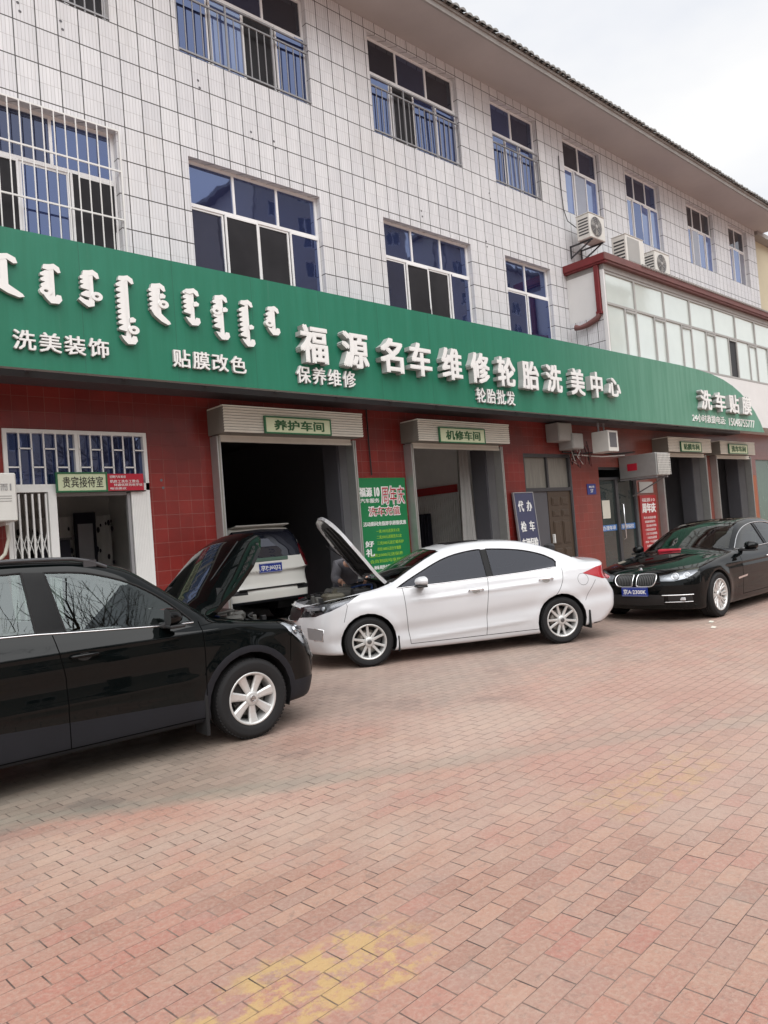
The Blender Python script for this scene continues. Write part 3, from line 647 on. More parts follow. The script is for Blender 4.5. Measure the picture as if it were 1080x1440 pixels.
def script_word(x, zt, zb, items, tail, w=.072):
    """one word of the vertical script: a spine, teeth on its left, bows, and a tail"""
    m = MB(); n = [0]
    def pr(poly):
        n[0] += 1; m.prism(poly, lambda u, v, q: (u, q, v), YS-.055-.0015*n[0], YS-.002, 0, 1)
    L = zt-zb
    pr([(x-w*.45, zb+.02), (x+w*.45, zb+.02), (x+w*.45, zt-.05), (x+w*.2, zt-.01), (x-w*.3, zt-.02)])
    for kind, a in items:
        z = zt-L*a
        if kind == 't':                                              # tooth
            pr([(x-w*.3, z+.045), (x-w*.9, z+.042), (x-w*1.75, z+.004), (x-w*1.7, z-.022), (x-w*1.0, z-.030), (x-w*.3, z-.038)])
        elif kind == 'r':                                            # dot or tooth to the right
            pr([(x+w*.3, z+.03), (x+w*.9, z+.045), (x+w*1.45, z+.02), (x+w*1.3, z-.015), (x+w*.3, z-.03)])
        elif kind == 'h':                                            # crown
            pr([(x-w*1.3, z-.02), (x-w*1.1, z+.03), (x-w*.2, z+.04), (x+w*.5, z+.055), (x+w*1.35, z+.02), (x+w*1.55, z-.04), (x+w*1.1, z-.05), (x+w*.4, z-.01), (x-w*.4, z-.035)])
        elif kind in 'bB':                                           # bow: a ring on the left (b) or right (B)
            sgn = -1 if kind == 'b' else 1; cx = x+sgn*w*.95; k = 14
            o = [(cx+w*1.0*math.cos(2*math.pi*i/k), z+.055*math.sin(2*math.pi*i/k)) for i in range(k)]
            q = [(cx+w*.38*math.cos(2*math.pi*i/k), z+.018*math.sin(2*math.pi*i/k)) for i in range(k)]
            n[0] += 1; y = YS-.055-.0015*n[0]
            vs = [(u, y, v) for u, v in o]+[(u, y, v) for u, v in q]+[(u, YS-.002, v) for u, v in o]+[(u, YS-.002, v) for u, v in q]
            fs = []
            for i in range(k):
                j = (i+1) % k; fs += [(i, j, k+j, k+i), (2*k+i, 2*k+j, j, i), (k+i, k+j, 3*k+j, 3*k+i)]
            m.add(vs, fs)
    z = zb
    if tail == 'l': pr([(x+w*.45, z+.05), (x+w*.4, z-.01), (x-w*.6, z-.03), (x-w*1.6, z+.015), (x-w*2.2, z+.05), (x-w*1.9, z+.085), (x-w*1.2, z+.06), (x-w*.4, z+.05)])
    if tail == 'r': pr([(x-w*1.5, z+.11), (x-w*.5, z+.13), (x+w*.5, z+.075), (x+w*1.9, z-.01), (x+w*2.1, z-.04), (x+w*1.5, z-.055), (x+w*.3, z-.02), (x-w*1.0, z+.05)])
    if tail == 'o': pr([(x-w*1.5, z+.085), (x-w*1.0, z+.03), (x-w*.3, z-.02), (x+w*1.0, z-.015), (x+w*1.5, z+.03), (x+w*1.35, z+.085), (x+w*.7, z+.09), (x+w*.3, z+.05), (x-w*.6, z+.075)])
    part(sg, 'script_word', m, ['white_letter', 'letter_side'])
T = lambda *a: [('t', q) for q in a]
script_word(2.66, 5.14, 4.74, [('h', .05)], 'r', .10)
script_word(3.18, 5.12, 4.69, [('h', .06)]+T(.25, .40, .56)+[('b', .72)], 'o')
script_word(3.64, 5.14, 4.72, [('h', .08)]+T(.2, .34, .48)+[('B', .72), ('t', .70)], 'l')
script_word(4.08, 5.15, 4.31, [('h', .04)]+T(.13, .21, .30, .38, .46, .54, .62, .70, .79)+[('r', .66), ('B', .80)], 'o')
script_word(4.51, 5.13, 4.66, [('h', .08)]+T(.18, .31, .44, .58, .70)+[('r', .34), ('B', .55)], 'r')
script_word(4.99, 5.13, 4.67, T(.08, .22, .36, .50, .64)+[('h', .06), ('r', .42)], 'o')
script_word(5.43, 5.13, 4.53, [('h', .07)]+T(.16, .28, .48, .60, .72)+[('b', .38), ('r', .34)], 'o')
script_word(5.84, 5.12, 4.48, [('h', .06)]+T(.22, .33, .44, .55, .66, .77)+[('r', .60)], 'o')
script_word(6.29, 5.09, 4.70, [('h', .08)]+T(.28, .44)+[('b', .62)], 'o')

# ------------------------------------------------------------------ glazed balcony of the far wing
BXL, BY = 15.93, -1.0
bal = part(bld, 'balcony', MB().box(BXL+.005, 30, BY+.005, -.003, 4.07, 5.47), 'white_wall')
mb = MB(); mb.box(BXL-.003, BXL+.05, BY+.07, -.003, 6.42, 7.5); mb.box(BXL-.001, BXL+.05, BY+.07, -.003, 5.475, 6.42, 1); part(bal, 'side_wall', mb, ['white_wall', 'strip_tile'])
mb = MB(); mb.box(BXL-.03, BXL+.03, BY-.012, BY+.07, 5.475, 7.48); part(bal, 'corner_post', mb, 'white_wall')
mb = MB(); mb.box(BXL+.06, 30, BY+.09, BY+.10, 5.5, 7.44)
mb = MB(); mb.box(BXL-.10, 30, BY-.12, -.003, 7.62, 7.80, 2); mb.box(BXL-.104, BXL+.02, BY-.124, -.003, 7.616, 7.803); mb.box(BXL-.13, 30, BY-.15, BY-.121, 7.67, 7.83, 2); mb.box(BXL-.131, BXL-.101, BY-.12, -.003, 7.66, 7.83)
mb.box(BXL, 30, BY-.02, -.003, 7.48, 7.615, 1)
for i in range(90): mb.box(BXL+1.6+i*.14, BXL+1.68+i*.14, BY-.19, BY+.3, 7.80, 7.845, 1)
part(bal, 'fascia', mb, ['red_trim', 'fascia', 'brown_trim'])
mb = MB(); fy0, fy1 = BY, BY+.06
mb.box(BXL, 30, fy0, fy1, 7.42, 7.48); mb.box(BXL, 30, fy0, fy1, 6.67, 6.725); mb.box(BXL, 30, fy0, fy1, 5.475, 5.53)
px = [BXL+.03]+[17.34+1.505*i for i in range(9)]
for i, x in enumerate(px):
    mb.box(x-.035, x+.035, fy0-.003, fy1, 5.53, 7.42)
    if i < len(px)-1:
        q = x+(px[i+1]-x)*.62; mb.box(q-.03, q+.03, fy0-.001, fy1, 5.53, 6.67); mb.box(q+.05, px[i+1]-.05, fy0-.012, fy0-.002, 6.60, 6.65)
fo = part(bal, 'window_frame', mb, 'ac_grey')
for i in range(len(px)-1):
    a, b = px[i], px[i+1]; q = a+(b-a)*.62
    for k, (u, v, c, d) in enumerate(((a, b, 6.725, 7.42), (a, q, 5.53, 6.67), (q, b, 5.53, 6.67))):
        tl = random.uniform(-.006, .006); t2 = random.uniform(-.004, .004); p = MB(); yy = fy0+.03
        p.add([(u+.03, yy-tl-t2, c), (v-.03, yy+tl-t2, c), (v-.03, yy+tl+t2, d), (u+.03, yy-tl+t2, d)], [(0, 1, 2, 3)])
        part(bal, 'pane', p, 'pane_screen' if (i == 4 and k == 2) else 'pane_bright')
mb = MB(); mb.box(BXL-.085, BXL-.004, BY+.09, BY+.21, 6.52, 7.617, 0, .01); mb.box(BXL-.10, BXL-.004, BY+.075, BY+.225, 6.44, 6.52, 0, .01)
mb.tube([(BXL-.05, BY+.15, 6.45), (BXL-.06, BY+.22, 6.36), (BXL-.10, BY+.48, 6.26), (BXL-.12, BY+.66, 6.24), (BXL-.13, BY+.78, 6.27)], [.055, .07, .065, .055, .075], 9, 1)
part(bal, 'drainpipe', mb, ['red_trim', 'brown_trim'])

# ------------------------------------------------------------------ entrances of the ground floor
# reception gate on the left
gt = part(bld, 'entrance_frame', MB().box(2.86, 4.75, -.03, .05, 2.56, 2.66).box(2.86, 2.91, -.03, .05, 0, 3.37).box(4.70, 4.75, -.03, .05, 0, 3.37).box(2.91, 4.70, -.03, .05, 3.32, 3.37).box(3.745, 3.79, -.03, .05, 2.66, 3.32).box(3.36, 3.46, -.05, .05, 0, 2.56), 'white_metal')
r = MB(); k = 12
for i in range(1, k):
    x = 2.90+i*1.81/k; r.bar((x, -.02, 2.66), (x, -.02, 3.32), .018, .018)
for i in range(k):
    xa, xb = 2.90+i*1.81/k, 2.90+(i+1)*1.81/k; z = (2.88, 3.12)[i % 2]; r.bar((xa, -.02, z), (xb, -.02, z), .018, .018)
part(gt, 'grille', r, 'white_metal')
p = MB(); p.add([(2.91, .04, 2.66), (3.745, .043, 2.66), (3.745, .04, 3.32), (2.91, .043, 3.32)], [(0, 1, 2, 3)]); p.add([(3.79, .04, 2.66), (4.70, .04, 2.66), (4.70, .044, 3.32), (3.79, .04, 3.32)], [(0, 1, 2, 3)])
part(gt, 'pane', p, 'pane_blue')
def scissor(x0, x1, n, z1, y, label):
    m = MB()
    for i in range(n+1):
        x = x0+(x1-x0)*i/n; m.bar((x, y, .04), (x, y, z1), .022, .03)
    s = (x1-x0)/n
    for i in range(n):
        xa, xb = x0+s*i, x0+s*(i+1)
        for zc in (.45, 1.1, 1.75):
            m.bar((xa, y+.02, zc), (xb, y+.02, zc+.3), .008, .02); m.bar((xa, y+.028, zc+.3), (xb, y+.028, zc), .008, .02)
    return part(gt, 'folding_gate', m, 'white_metal')
scissor(2.93, 3.34, 5, 2.54, 0., ''); scissor(4.49, 4.70, 9, 2.54, -.01, '')
r = MB(); r.box(4.43, 4.47, 0., .06, .05, 2.52); r.box(3.46, 4.43, .02, .06, 2.50, 2.545); part(gt, 'inner_frame', r, 'grey_metal')
# reception room: dotted curtain, dark doorway, low cabinet
mb = MB(); n = 60; vs = []
for i in range(n+1):
    x = 2.5+2.6*i/n; y = 2.25+.04*math.sin(i*1.25)
    vs += [(x, y, .12), (x, y, 2.35)]
mb.add(vs, [(2*i, 2*i+2, 2*i+3, 2*i+1) for i in range(n)], 0, True)
random.seed(9)
for i in range(190):
    x = random.uniform(2.7, 5.1); z = random.uniform(.3, 2.25); mb.lathe([(.001, 0), (random.uniform(.018, .036), 0)], lambda a, b, h, x=x, z=z: (x+a*.8, 2.185, z+b*1.5), 8, 1)
single('curtain', mb, ['interior_white', 'cloth_dark'], 'grey dotted curtain along the back of the reception room', 'curtain')
t = thing('doorway', 'dark narrow door standing open inside the reception room', 'door', (4.6, 2.1, .1))
part(t, 'door_frame', MB().box(4.45, 4.49, 2.06, 2.12, .1, 2.22).box(4.74, 4.78, 2.06, 2.12, .1, 2.22).box(4.45, 4.78, 2.05, 2.12, 2.22, 2.40), 'cloth_dark'); part(t, 'door_leaf', MB().box(4.49, 4.74, 2.08, 2.11, .1, 2.22), 'interior_wall')
t = thing('cabinet', 'black cabinet standing inside the reception doorway', 'cabinet', (3.8, 1.4, .1))
part(t, 'body', MB().box(3.55, 4.05, 1.2, 1.6, .12, 1.96, 0, .01), 'cloth_dark'); part(t, 'top', MB().box(3.53, 4.07, 1.18, 1.62, 1.96, 1.99), 'dark_metal')
# brown door, grey leaf and dusty transom
dr = part(bld, 'door_frame', MB().box(13.57, 13.63, .02, .12, 0, 3.22).box(15.36, 15.42, .02, .12, 0, 3.22).box(13.63, 15.36, .02, .12, 2.36, 2.44).box(13.63, 15.36, .02, .12, 3.14, 3.22).box(14.47, 14.53, .03, .12, 2.44, 3.14), 'dark_metal')
part(dr, 'pane', MB().add([(13.63, .08, 2.44), (14.47, .083, 2.44), (14.47, .08, 3.14), (13.63, .083, 3.14)], [(0, 1, 2, 3)]).add([(14.53, .08, 2.44), (15.36, .082, 2.44), (15.36, .08, 3.14), (14.53, .083, 3.14)], [(0, 1, 2, 3)]), 'transom_glass')
part(dr, 'door_leaf', MB().box(13.64, 14.44, .06, .10, .03, 2.36), 'door_grey', 'plain dark grey leaf')
lf = MB(); lf.box(14.45, 15.36, .05, .10, .03, 2.36)
for cx in (14.72, 15.09):
    for z0, z1 in ((.18, .62), (.72, 1.02), (1.12, 1.66), (1.76, 1.92), (2.02, 2.22)):
        lf.box(cx-.14, cx+.14, .036, .05, z0, z1, 0, .012); lf.box(cx-.10, cx+.10, .028, .036, z0+.03, z1-.03, 0, .008)
part(dr, 'door_leaf', lf, 'door_brown', 'brown panelled leaf'); part(dr, 'handle', MB().box(14.50, 14.54, -.02, .05, 1.15, 1.36, 0, .008), 'white_metal')
# glass shop door
gd = part(bld, 'shop_front', MB().box(16.62, 16.68, .06, .14, 0, 2.92).box(18.39, 18.45, .06, .14, 0, 2.92).box(16.68, 18.39, .06, .14, 2.60, 2.66).box(16.68, 18.39, .06, .14, 2.86, 2.92).box(17.46, 17.58, .05, .14, 0, 2.60).box(16.68, 18.39, .06, .14, 0, .14), 'dark_metal')
part(gd, 'pane', MB().add([(16.68, .1, .14), (17.46, .1, .14), (17.46, .102, 2.6), (16.68, .1, 2.6)], [(0, 1, 2, 3)]).add([(17.58, .1, .14), (18.39, .1, .14), (18.39, .102, 2.6), (17.58, .1, 2.6)], [(0, 1, 2, 3)]), 'pane_door')
part(gd, 'handle', MB().tube([(17.66, .06, 1.05), (17.66, -.02, 1.08), (17.66, -.02, 1.95), (17.66, .06, 1.98)], .018, 8), 'chrome')
part(gd, 'blue_strip', MB().box(16.70, 17.44, .092, .097, 1.30, 1.45), 'blue_band'); part(gd, 'blue_strip', MB().box(17.60, 18.37, .092, .097, 1.30, 1.45), 'blue_band')
part(gd, 'lettering', text(MB(), '办理年审', 16.76, 17.38, 1.32, 1.43, .088, .091), 'poster_white'); part(gd, 'lettering', text(MB(), '车辆保险', 17.68, 18.30, 1.32, 1.43, .088, .091), 'poster_white')
part(gd, 'paper_notice', MB().box(16.82, 17.18, .09, .096, 1.62, 2.08), 'paper')
# green glazed front at the far end
part(bld, 'green_shop_front', MB().box(26.6, 28.2, .08, .12, 0, 3.2), 'green_film')
# neighbour to the right
nb = thing('yellow_building', 'plain pale yellow building joined on at the far right', 'building', (36, 4, 0))
part(nb, 'wall', MB().box(28.5, 46, .22, 10, 0, 11.35), 'yellow_wall'); part(nb, 'roof', MB().box(28.5, 46.3, -.1, 10.2, 11.36, 11.52), 'fascia')
o = MB()
for x in (31, 35, 39, 43):
    for z in (5.6, 9.0): o.box(x, x+1.7, .18, .215, z, z+1.6)
part(nb, 'window', o, 'pane_blue')

# ------------------------------------------------------------------ air conditioners
def ac_unit(label, x0, x1, y0, y1, z0, z1, fan=True, bracket=True, group='outdoor cooling units on the facade'):
    t = thing('air_conditioner', label, 'air conditioner', ((x0+x1)/2, (y0+y1)/2, z0), 0, group)
    part(t, 'casing', MB().box(x0, x1, y0, y1, z0, z1, 0, .018), 'ac_white')
    h = z1-z0; s = MB()
    for i in range(6):                                               # side louvres
        z = z0+h*(.18+.12*i); s.box(x0-.004, x0+.01, y0+.05, y1-.06, z, z+h*.055)
    part(t, 'side_louvre', s, 'dark_metal')
    if fan:
        cx, cz, r = x0+(x1-x0)*.40, (z0+z1)/2, h*.40; f = MB()
        f.lathe([(.001, 0), (r, 0)], lambda a, b, q: (cx+a, y0-.006, cz+b), 28, 0); part(t, 'fan_opening', f, 'interior_dark')
        f = MB()
        for k in range(5): f.tube([(cx+r*(.2+.2*k)*math.cos(2*math.pi*i/24), y0-.016, cz+r*(.2+.2*k)*math.sin(2*math.pi*i/24)) for i in range(24)], .0045, 4, closed=True)
        for i in range(10): an = math.pi*i/5; f.bar((cx, y0-.016, cz), (cx+r*math.cos(an), y0-.016, cz+r*math.sin(an)), .007)
        f.sphere((cx, y0-.014, cz), (.045, .012, .045)); part(t, 'fan_guard', f, 'ac_grey')
        f = MB()
        for i in range(3):
            an = 2*math.pi*i/3
            f.add([(cx+r*.15*math.cos(an), y0-.009, cz+r*.15*math.sin(an)), (cx+r*.92*math.cos(an+.25), y0-.008, cz+r*.92*math.sin(an+.25)), (cx+r*.92*math.cos(an+.95), y0-.008, cz+r*.92*math.sin(an+.95))], [(0, 1, 2)])
        part(t, 'fan_blade', f, 'ac_grey')
    else:
        part(t, 'front_panel', MB().box(x0+.06, x1-.25, y0-.008, y0, z0+.06, z1-.06, 0, .006), 'ac_grey')
    part(t, 'top_cover', MB().box(x0-.008, x1+.008, y0-.008, y1+.004, z1, z1+.018, 0, .006), 'ac_white')
    if bracket:
        for x in (x0+.1, x1-.1):
            b = MB(); b.bar((x, y0+.02, z0-.02), (x, -.004, z0-.02), .035, .035); b.bar((x, y0+.08, z0-.04), (x, -.01, z0-.30), .03, .03); b.bar((x, -.02, z0-.32), (x, -.02, z0), .035, .03)
            part(t, 'bracket', b, 'dark_metal')
    else:
        for x in (x0+.1, x1-.14): part(t, 'foot', MB().box(x, x+.05, y0+.02, y1-.02, z0-.12, z0), 'dark_metal')
    return t
ac_unit('cooling unit with visible fan, bolted on the white wall left of the others', 16.12, 16.80, -.66, -.28, 8.42, 9.02)
ac_unit('larger cooling unit with a plain front panel on the red balcony roof', 17.30, 18.20, -.92, -.52, 7.94, 8.66, fan=False, bracket=False)
ac_unit('cooling unit with visible fan standing on the red balcony roof', 18.78, 19.58, -.92, -.55, 7.94, 8.54, bracket=False)
mb = MB(); mb.tube([(16.03, -.02, 10.65), (16.01, -.02, 9.9), (16.03, -.03, 9.3), (16.12, -.06, 9.02), (16.4, -.2, 8.8)], .012, 6)
single('cable', mb, 'person_wire', 'black cable hanging down the white tiles to the wall mounted cooling unit', 'cable')
t = thing('air_conditioner', 'white appliance box with dark lettering at the left edge by the folding gate', 'air conditioner', (2.4, -.3, 2.15), 0, None)
part(t, 'casing', MB().box(1.98, 2.86, -.46, -.06, 2.18, 2.76, 0, .015), 'ac_white')
l = MB(); text(l, '而', 2.68, 2.76, 2.55, 2.63, -.466, -.461); text(l, 'I', 2.785, 2.80, 2.55, 2.63, -.466, -.461); part(t, 'lettering', l, 'grey_metal')
l = MB(); [l.box(2.02, 2.80, -.464, -.459, z, z+.008) for z in (2.42, 2.45, 2.48)]; part(t, 'trim_line', l, 'ac_grey')
part(t, 'bracket', MB().bar((2.1, -.4, 2.16), (2.1, 0, 2.16), .035, .035), 'white_metal'); part(t, 'bracket', MB().bar((2.75, -.4, 2.16), (2.75, 0, 2.16), .035, .035), 'white_metal')
l = MB(); l.tube([(2.80, -.2, 2.17), (2.81, -.2, 1.98), (2.76, -.2, 1.80), (2.62, -.2, 1.66), (2.4, -.2, 1.58), (2.1, -.2, 1.55)], .022, 8); part(t, 'drain_hose', l, 'paper')
# box projecting from the wall above the glass door
t = thing('air_conditioner', 'long grey metal unit with a wire mesh front jutting out over the glass door', 'air conditioner', (17.9, -.55, 2.56))
part(t, 'casing', MB().box(17.60, 18.28, -1.04, -.02, 2.60, 3.17, 0, .012), 'galvanised')
f = MB()
for i in range(9): z = 2.64+.06*i; f.bar((17.61, -1.075, z), (18.27, -1.075, z), .01)
for i in range(10): x = 17.62+.07*i; f.bar((x, -1.078, 2.61), (x, -1.078, 3.16), .01)
part(t, 'mesh_front', f, 'ac_white'); part(t, 'coil', MB().box(17.63, 18.25, -1.06, -1.042, 2.63, 3.14), 'ac_grey')
part(t, 'bracket', MB().bar((17.66, -1.0, 2.57), (17.66, 0, 2.57), .04), 'grey_metal'); part(t, 'bracket', MB().bar((18.22, -1.0, 2.57), (18.22, 0, 2.57), .04).bar((18.22, -.9, 2.55), (18.22, 0, 2.15), .03), 'grey_metal')
part(t, 'red_sticker', MB().box(17.594, 17.599, -.52, -.25, 2.78, 2.96), 'red_sheet')
for lab, b, mt in (('grey junction box high on the wall above the dusty transom', (14.50, 15.06, -.35, -.004, 3.48, 3.90), 'ac_grey'), ('small grey box with conduits above the brick pier', (14.98, 15.42, -.4, -.004, 3.30, 3.66), 'ac_grey'),
                   ('pale box with a dark opening hanging under the sign', (15.86, 16.30, -.8, -.35, 3.20, 3.70), 'ac_white')):
    t = thing('junction_box', lab, 'box', ((b[0]+b[1])/2, b[3], b[4]), 0, None)
    part(t, 'casing', MB().box(*b, 0, .012), mt)
    if mt == 'ac_white': part(t, 'opening', MB().box(b[0]+.05, b[1]-.08, b[2]-.006, b[2], b[4]+.10, b[5]-.05), 'interior_dark'); part(t, 'hanger', MB().bar((b[0]+.1, -.5, 3.7), (b[0]+.1, -.5, 3.92), .03).bar((b[1]-.1, -.5, 3.7), (b[1]-.1, -.5, 3.92), .03), 'grey_metal')
    else: part(t, 'lid', MB().box(b[0]+.02, b[1]-.02, b[2]-.012, b[2], b[4]+.02, b[5]-.02, 0, .006), mt)
    if mt == 'ac_white': tag(t, None, None)
# bundled wires above the pier
mb = MB(); random.seed(21)
for i in range(16):
    x = 15.2+random.uniform(0, .9); z = 3.25+random.uniform(-.05, .12); y = -random.uniform(.04, .16)
    mb.tube([(x, y, z+.2), (x+random.uniform(-.1, .1), y-.03, z), (x+random.uniform(-.2, .2), y-.05, z-random.uniform(.1, .4)), (x+random.uniform(-.25, .25), y, z-random.uniform(.05, .3))], .008, 5, i % 3)
mb.tube([(15.0, -.08, 3.26), (15.6, -.12, 3.22), (16.4, -.10, 3.27), (17.4, -.06, 3.25), (18.4, -.05, 3.32)], .02, 6, 0); mb.tube([(15.4, -.1, 3.2), (16.6, -.15, 3.16), (17.6, -.2, 3.2)], .014, 6, 1)
single('wire_bundle', mb, ['black_plastic', 'ac_white', 'red_trim'], 'tangle of black, white and red wires on top of the brick pier', 'wires')
mb = MB(); mb.tube([(8.98, -.03, 4.0), (8.98, -.03, 3.3), (8.99, -.03, 2.75)], .012, 6); single('cable', mb, 'black_plastic', 'dark cable running down the red wall to the green poster', 'cable')
for x, z in ((6.03, 8.95), (6.95, 8.42), (7.4, 8.4), (4.95, 2.7), (10.9, 8.05), (13.15, 8.98), (3.4, 9.05), (3.95, 9.03), (12.9, 7.85)):
    for dx, dz in ((0, 0), (.02, -.11)): part(bld, 'drill_hole', MB().lathe([(.001, 0), (.021, 0)], lambda a, b, h: (x+dx+a, -.003, z+dz+b), 8, 0), 'interior_dark')

# ------------------------------------------------------------------ signs and posters at ground level
t = plate_sign('entrance_sign', 'long cream and green sign with dark characters over the reception entrance', 'sign', 3.47, 4.10, 2.565, 2.785, -.10, [('贵宾接待室', .10, .94, .18, .84)], 'sign_cream', 'ink_black', 'sign_green_edge')
t = plate_sign('notice', 'red notice with small white lines beside the cream reception sign', 'notice', 4.13, 4.64, 2.555, 2.785, -.09, [('招聘汽车美容', .06, .5, .74, .90), ('机修工洗车工数名', .06, .86, .46, .64), ('待遇优厚另收学徒', .16, .96, .26, .42), ('电话面议', .06, .5, .06, .2)], 'red_sheet', 'poster_white', None, off=.0)
pz0, pz1, px0, px1 = .92, 2.70, 8.56, 9.82
t = thing('poster', 'tall green poster with white and lime text between the two open workshop bays', 'poster', (9.2, -.03, pz0))
part(t, 'sheet', MB().box(px0, px1, -.022, -.006, pz0, pz1), 'poster_green')
for s, a0, a1, b0, b1, bb in (('福源', 8.66, 8.97, 2.36, 2.53, .006), ('10', 9.02, 9.15, 2.36, 2.53, .008), ('汽车服务', 8.67, 9.13, 2.25, 2.33, .002), ('活动期间充值即享超值优惠', 8.70, 9.76, 1.83, 1.91, .002), ('好', 8.71, 8.92, 1.46, 1.57, .006), ('礼', 8.71, 8.92, 1.29, 1.43, .006), ('地址:阳光小区北门对面路西', 8.88, 9.66, 1.05, 1.12, .002), ('欢迎新老客户光临', 8.88, 9.48, .92, .99, .002)):
    part(t, 'lettering', bold(MB(), s, a0, a1, b0, b1, -.027, -.023, b=bb), 'poster_white')
a = MB(); bold(a, '周年庆', 9.17, 9.78, 2.20, 2.56, -.027, -.023, b=.016); bold(a, '洗车充值', 8.84, 9.64, 2.00, 2.19, -.027, -.023, b=.011); text(a, '洗车充值', 8.86, 9.62, 2.02, 2.17, -.034, -.031, 1, off=0.); text(a, '周年庆', 9.19, 9.76, 2.22, 2.54, -.034, -.031, 1, off=0.)
part(t, 'heading', a, ['poster_white', 'red_sheet'])
a = MB()
for i, s in enumerate(('一充100元送洗车1次', '二充300元送精洗车2次', '三充500元送打蜡养护', '四充1000元送全车镀膜', '五充2000元送保养', '会员到店均享优惠')):
    part(t, 'lettering', text(MB(), s, 9.0-(.2 if i > 3 else 0), 9.58+.04*(i % 3), 1.70-.107*i, 1.765-.107*i, -.026, -.023), 'lime_ink')
# navy board leaning beside the doors
t = thing('sign_board', 'dark blue board with white characters leaning on the wall by the grey door', 'sign', (13.35, -.2, 0))
lean = lambda x, y, z: (x+.035*(z-1.2), y-.02-(2.33-z)*.10, z)
m = MB(); m.prism([(12.99, .12), (13.66, .12), (13.66, 2.33), (12.99, 2.33)], lambda u, v, w: lean(u, w, v), -.05, -.015); part(t, 'panel', m, 'navy_board')
m = MB(); m.prism([(12.965, .12), (12.989, .12), (12.989, 2.35), (12.965, 2.35)], lambda u, v, w: lean(u, w, v), -.06, -.012); m.prism([(13.661, .12), (13.685, .12), (13.685, 2.35), (13.661, 2.35)], lambda u, v, w: lean(u, w, v), -.06, -.012); m.prism([(12.989, 2.331), (13.661, 2.331), (13.661, 2.35), (12.989, 2.35)], lambda u, v, w: lean(u, w, v), -.06, -.012); part(t, 'frame', m, 'grey_metal')
for s, a, b, c, d in (('代', 13.08, 13.27, 1.92, 2.16), ('办', 13.38, 13.57, 1.92, 2.16), ('检', 13.08, 13.27, 1.48, 1.71), ('车', 13.38, 13.57, 1.48, 1.71), ('车辆保险', 13.05, 13.62, 1.12, 1.34)):
    part(t, 'lettering', bold(MB(), s, a, b, c, d, -.057, -.052, b=.005, fn=lean), 'poster_white')
t = plate_sign('number_plaque', 'small blue enamel plaque on the brick pier', 'plaque', 16.03, 16.42, 2.24, 2.50, -.016, [('顺达街', .2, .8, .62, .82), ('57', .35, .65, .18, .5)], 'plaque_blue', 'poster_white', None, off=0., thick=.012)
t = thing('poster', 'red banner with white lines on the pier right of the glass door', 'poster', (18.95, -.03, .5))
part(t, 'sheet', MB().box(18.5, 19.38, -.03, -.006, .5, 2.16), 'banner_red')
part(t, 'lettering', text(MB(), '福源10', 18.6, 19.3, 1.98, 2.08, -.034, -.031), 'poster_white'); part(t, 'lettering', bold(MB(), '周年庆', 18.58, 19.32, 1.68, 1.95, -.035, -.031, b=.012), 'poster_white')
for i in range(9): part(t, 'lettering', text(MB(), ('洗车充值优惠', '充值即享超值好礼', '活动详情', '一充百元送洗车', '二充三百元送精洗', '三充五百元送打蜡', '四充一千元送镀膜', '五充两千元保养', '会员均享折扣')[i], 18.62+.05*(i % 3), 19.28-.04*(i % 2), 1.52-.108*i, 1.585-.108*i, -.034, -.031), 'poster_white')
part(t, 'upper_plate', MB().box(18.56, 19.3, -.02, -.006, 2.22, 2.52), 'ac_grey')
t = thing('poster', 'narrow white and red strip sign on the pier between the two far bays', 'poster', (22.6, -.03, 1.0))
part(t, 'sheet', MB().box(22.42, 22.78, -.02, -.006, 1.36, 2.37).box(22.42, 22.78, -.021, -.006, .9, 1.355, 1), ['paper', 'red_sheet'])
for i, c in enumerate('洗车贴膜'): part(t, 'lettering', text(MB(), c, 22.50, 22.70, 2.14-.20*i, 2.30-.20*i, -.026, -.022), 'ink_black')
t = thing('sign_board', 'weathered orange board upright on the last pier at the far right', 'sign', (26.1, -.05, 1.0))
part(t, 'panel', MB().box(25.78, 26.40, -.05, -.006, .8, 2.66, 0, .008), 'orange_board'); part(t, 'faded_patch', MB().box(25.88, 26.30, -.055, -.0515, .95, 2.3), 'orange_board')

# what stands in the first workshop
t = thing('tyre_rack', 'rack of black tyres at the back of the first workshop bay', 'rack', (9.0, 6.5, .28))
part(t, 'frame', MB().bar((8.6, 6.2, .28), (8.6, 6.2, 2.4), .05).bar((8.6, 7.9, .28), (8.6, 7.9, 2.4), .05).bar((9.4, 6.2, .28), (9.4, 6.2, 2.4), .05).bar((8.6, 6.2, 1.0), (8.6, 7.9, 1.0), .05).bar((8.6, 6.2, 1.9), (8.6, 7.9, 1.9), .05), 'red_trim')
for z in (1.35, 2.25):
    for i in range(6): part(t, 'tyre', MB().tube([(8.95+.25*math.cos(2*math.pi*k/20), 6.35+.28*i, z+.25*math.sin(2*math.pi*k/20)) for k in range(20)], .09, 8, closed=True), 'rubber')
t = thing('tool_cabinet', 'red tool cabinet with drawers inside the first workshop bay', 'cabinet', (9.1, 3.4, .28))
part(t, 'body', MB().box(8.85, 9.45, 2.9, 3.9, .36, 1.25, 0, .015), 'red_sheet')
for i in range(5): part(t, 'drawer', MB().box(8.828, 8.848, 2.94, 3.86, .42+.16*i, .56+.16*i, 0, .006).box(8.80, 8.827, 3.1, 3.7, .525+.16*i, .54+.16*i), 'red_sheet')
t = thing('notice', 'pale vertical notice strip on the dark back wall of the first workshop', 'notice', (7.6, 8.75, 1.6))
part(t, 'sheet', MB().box(7.7, 8.25, 8.74, 8.78, 1.6, 3.0), 'paper')
for i, c in enumerate('安全生产'): part(t, 'lettering', text(MB(), c, 7.84, 8.10, 2.64-.32*i, 2.90-.32*i, 8.733, 8.738), 'ink_black')
